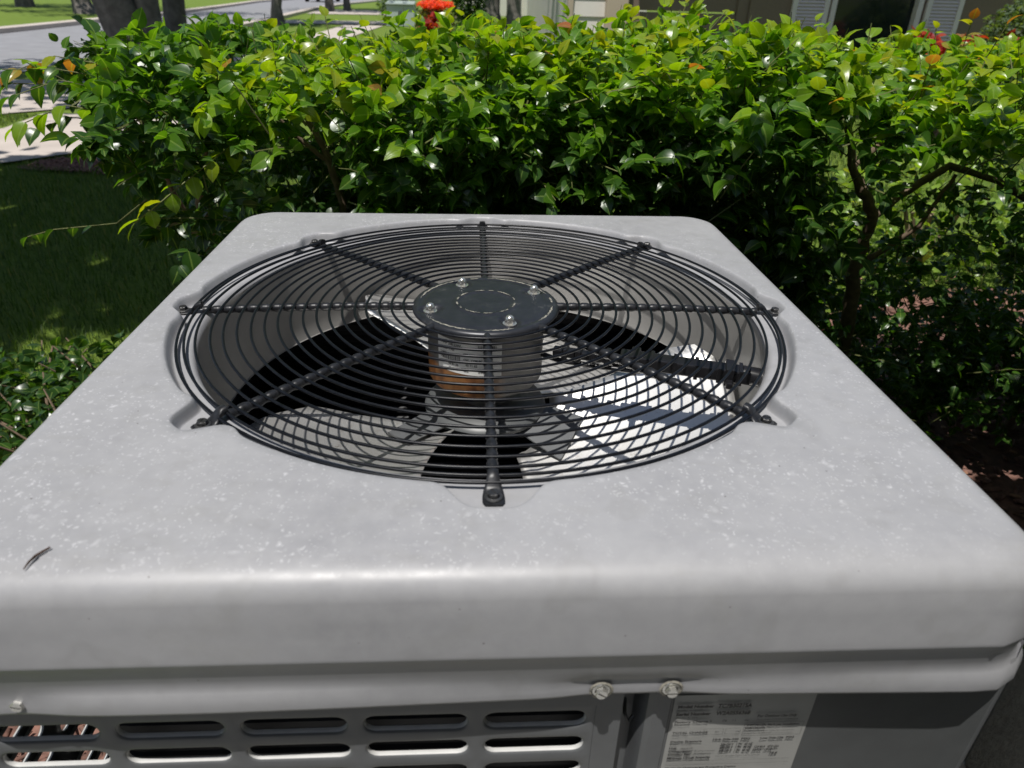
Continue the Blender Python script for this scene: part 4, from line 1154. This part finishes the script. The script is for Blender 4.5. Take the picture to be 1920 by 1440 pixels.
# ================================================================== BACKGROUND PLANTS
def bush(name, label, cat, x0, y0, mats, parts, seed, group=None):
    t = thing(name, label, cat, (x0, y0, 0), group)
    for (nm, mt, n, b, size) in parts:
        V_, F_, T_ = foliage_mass(n, ball(*b, .45, seed=seed), size, (0, 1), .5)
        o = obj(nm, meshdata(nm, V_, F_, M[mt], True, T_), t); o['kind'] = 'stuff'
    mb = MB(); g = random.Random(seed); bz = parts[0][3][2]
    for k in range(6):
        a = g.uniform(0, 6.28); mb.tube([(0, 0, 0), (.25*parts[0][3][3]*math.cos(a), .25*parts[0][3][4]*math.sin(a), bz)], [.02, .01], 5)
    mb.build('stems', M['stem'], t); return t
bush('flowering_shrub', 'trimmed shrub with flat coral red flower top over olive leaves', 'shrub', -.98, 20, None,
     [('foliage', 'olive_leaf', 1300, (0, 0, .42, .52, .5, .36), (.05, .10)), ('flowers', 'red_flower', 900, (0, 0, .83, .44, .45, .10), (.05, .09))], 21)
bush('red_plant', 'dark red leafy plant in front of the coral flowering shrub', 'shrub', -.72, 14, None,
     [('foliage', 'red_leaf', 420, (0, 0, .45, .24, .2, .34), (.07, .13))], 22, 'dark red leafed plants')
bush('round_tree_bush', 'tall dark green bush right of the coral flowering shrub', 'shrub', -.15, 24, None,
     [('foliage', 'tree_leaf', 1900, (0, 0, 1.0, .55, .6, .85), (.07, .14))], 23)
bush('yellow_shrub', 'small yellow green shrub behind the utility cabinet', 'shrub', -3.0, 31, None,
     [('foliage', 'pale_leaf', 700, (0, 0, .5, .8, .5, .45), (.08, .15))], 24)
for i, (px_, py_, s_, lb) in enumerate(((4.30, 6.4, .26, 'red leafed plant below the right window shutter, left of three'), (4.72, 6.5, .30, 'red leafed plant under the wall, middle of three right of the window'),
                                       (5.15, 6.3, .27, 'red leafed plant nearest the round pale bush, rightmost of three'))):
    bush('red_plant', lb, 'shrub', px_, py_, None, [('foliage', 'red_leaf', 420, (0, 0, .66, s_, s_, .30), (.06, .12))], 30+i, 'dark red leafed plants')
bush('round_bush', 'round pale green bush against the wall at the top right corner', 'shrub', 5.42, 6.6, None,
     [('foliage', 'pale_leaf', 3200, (0, 0, .86, .42, .42, .46), (.03, .06))], 40)
bush('yellow_shrub', 'yellow green ground shrub seen through the thin right end of the hedge', 'shrub', 2.3, 2.6, None,
     [('foliage', 'leaf', 900, (0, 0, .32, .55, .4, .3), (.03, .06))], 41)

# ================================================================== UTILITY CABINET, CAR
ut = thing('utility_cabinet', 'pale grey green utility cabinet on the lawn beyond the hedge', 'utility box', (-2.5, 27.2, 0))
mb = MB(); mb.add([(-.50, -.45, 0), (.50, -.45, 0), (.50, .45, 0), (-.50, .45, 0), (-.46, -.42, .66), (.46, -.42, .66), (.46, .42, .78), (-.46, .42, .78)],
                  [(0, 3, 2, 1), (4, 5, 6, 7), (0, 1, 5, 4), (1, 2, 6, 5), (2, 3, 7, 6), (3, 0, 4, 7)]); bevel(mb.build('body', M['util'], ut), .02)
mb = MB(); mb.box(-.49, .49, -.45, .45, .70, .74); o = bevel(mb.build('top', M['util'], ut), .01); o.rotation_euler.x = R(4)
mb = MB(); mb.box(-.06, .06, -.462, -.44, .34, .46); mb.build('latch', M['dark_paint'], ut)

car = thing('parked_car', 'dark car parked far away on the road near the top edge', 'car', (-11.6, 62, 0), rotz=R(-6))
def car_body():
    prof = [(-2.2, .35), (-2.25, .75), (-2.1, 1.0), (-1.5, 1.08), (-1.0, 1.50), (.4, 1.52), (1.1, 1.05), (2.0, .92), (2.25, .7), (2.2, .35)]
    n = len(prof); V = []
    for sx, f in ((-.86, .0), (-.80, 1), (.80, 1), (.86, 0)):
        for yv, zv in prof: V.append((sx if zv < 1.1 else sx*.82, yv, zv if f else min(zv, .98)))
    F = [(j*n+i, j*n+i+1, (j+1)*n+i+1, (j+1)*n+i) for j in range(3) for i in range(n-1)]+[tuple(range(n)), tuple(range(4*n-1, 3*n-1, -1))]
    F += [(j*n, (j+1)*n, (j+1)*n+n-1, j*n+n-1) for j in range(3)]
    mb = MB(); mb.add(V, F); return mb
bevel(car_body().build('body', M['car_paint'], car), .05, 3)
mb = MB(); mb.add([(-.62, -1.50, 1.10), (.62, -1.50, 1.10), (.58, -1.06, 1.46), (-.58, -1.06, 1.46)], [(0, 1, 2, 3)]); mb.build('rear_window', M['glass'], car).location = (0, -.03, .02)
for sx in (-.62, .62):
    mb = MB(); mb.box(sx-.14, sx+.14, -2.285, -2.24, .70, .88); mb.build('tail_light', M['lamp_red'], car)
for sx in (-.80, .80):
    for sy in (-1.4, 1.4):
        mb = MB(); n = 20
        V = [(sx+dx, sy+.33*math.cos(2*math.pi*k/n), .33+.33*math.sin(2*math.pi*k/n)) for dx in (-.1, .1) for k in range(n)]
        mb.add(V, [(k, (k+1) % n, n+(k+1) % n, n+k) for k in range(n)]+[tuple(range(n-1, -1, -1)), tuple(range(n, 2*n))]); mb.build('wheel', M['rubber'], car)

# ================================================================== HOUSES
H = thing('house', 'taupe house with louvred shutters and dark window behind the hedge', 'house', (0, 8, 0))
def hb(name, mat, *b, parent=None, bev=0):
    mb = MB(); mb.box(*b); o = mb.build(name, M[mat], parent or H)
    if bev: bevel(o, bev)
    return o
hb('wall', 'wall_grey', 3.10, 4.02, 0, .25, 0, 2.7); hb('wall', 'wall_grey', 5.08, 9.5, 0, .25, 0, 2.7)
hb('wall', 'wall_grey', 4.02, 5.08, .0, .25, 0, .35); hb('wall', 'wall_grey', 4.02, 5.08, 0, .25, 2.15, 2.7)
hb('wall', 'wall_grey', 1.55, 3.10, 0, .25, 2.25, 2.7)
hb('wall', 'wall_grey', 9.25, 9.5, .25, 7, 0, 2.7); hb('wall', 'wall_grey', 1.55, 1.66, .25, 7, 0, 2.7)
gd = hb('garage_door', 'garage', 1.66, 3.10, .08, .10, 0, .50)
for k, (z0, z1) in enumerate(((.50, 1.055), (1.07, 1.64), (1.655, 2.25))):
    hb('door_panel', 'garage', 1.68, 3.08, .06, .10, z0, z1, parent=gd, bev=.006)
hb('door_frame', 'garage', 2.97, 3.10, .03, .12, 0, 2.25)
hb('column', 'trim_tan', 1.46, 1.70, -.12, .12, 0, 2.6, bev=.01)
hb('soffit', 'wall_grey', 1.72, 9.9, -1.0, .4, 2.70, 2.78)
mb = MB(); mb.add([(1.6, -1.1, 2.80), (10, -1.1, 2.80), (10, 3.6, 4.6), (1.6, 3.6, 4.6), (1.6, 8.2, 2.80), (10, 8.2, 2.80)], [(0, 1, 2, 3), (3, 2, 5, 4), (0, 3, 4), (1, 5, 2), (0, 4, 5, 1)]); mb.build('roof', M['roof'], H)
win = hb('window', 'shutter', 4.02, 4.08, -.03, .12, .35, 2.15)
for b in ((5.02, 5.08, -.03, .12, .35, 2.15), (4.08, 5.02, -.03, .12, .35, .42), (4.08, 5.02, -.03, .12, 2.08, 2.15)):
    hb('frame', 'shutter', *b, parent=win)
hb('pane', 'glass', 4.08, 5.02, .06, .075, .42, 2.08, parent=win)
slat = MB(); slat.add([(-.155, -.020, -.014), (.155, -.020, -.014), (.155, .004, .014), (-.155, .004, .014), (-.155, -.015, -.017), (.155, -.015, -.017), (.155, .009, .011), (-.155, .009, .011)],
                      [(0, 1, 2, 3), (7, 6, 5, 4), (0, 4, 5, 1), (3, 2, 6, 7), (0, 3, 7, 4), (1, 5, 6, 2)]); slat = slat.me('slat', M['shutter'])
for x0 in (3.78, 5.33):
    sh = MB(); sh.box(x0-.21, x0-.155, -.045, -.005, .38, 2.12); sh.box(x0+.155, x0+.21, -.045, -.005, .38, 2.12); sh.box(x0-.155, x0+.155, -.045, -.005, .38, .46); sh.box(x0-.155, x0+.155, -.045, -.005, 2.04, 2.12)
    sh.box(x0-.155, x0+.155, -.008, -.002, .46, 2.04)
    sh = sh.build('shutter', M['shutter'], H)
    for k in range(45):
        o = obj('slat', slat, sh, (x0, -.025, .48+.0345*k))
# sunlit sided wing left of the garage, outside the eaves
hb('side_wing', 'paint_white', 1.07, 1.50, .03, 7, 0, 2.75)
for k in range(14):
    mb = MB(); z0 = .02+.195*k; mb.add([(1.10, 0, z0), (1.46, 0, z0), (1.46, .018, z0+.193), (1.10, .018, z0+.193), (1.10, .024, z0), (1.46, .024, z0)], [(0, 1, 2, 3), (0, 4, 5, 1)]); mb.build('siding_board', M['paint_white'], H)
hb('corner_trim', 'trim_tan', 1.04, 1.10, -.03, .05, 0, 2.75)
P3 = thing('far_house', 'pale rendered house far behind the two brown trunks', 'house', (0, 40, 0))
mb = MB(); mb.box(-.9, 9, 0, 8, 0, 3.0); mb.build('wall', M['paint_white'], P3)
mb = MB(); mb.box(2.6, 4.9, -.06, 0, 0, 2.2); mb.build('garage_door', M['paint_white'], P3)
mb = MB(); mb.add([(-1.3, -.5, 3), (9.5, -.5, 3), (9.5, 4, 4.8), (-1.3, 4, 4.8), (-1.3, 8.5, 3), (9.5, 8.5, 3)], [(0, 1, 2, 3), (3, 2, 5, 4), (0, 3, 4), (1, 5, 2), (0, 4, 5, 1)]); mb.build('roof', M['roof'], P3)
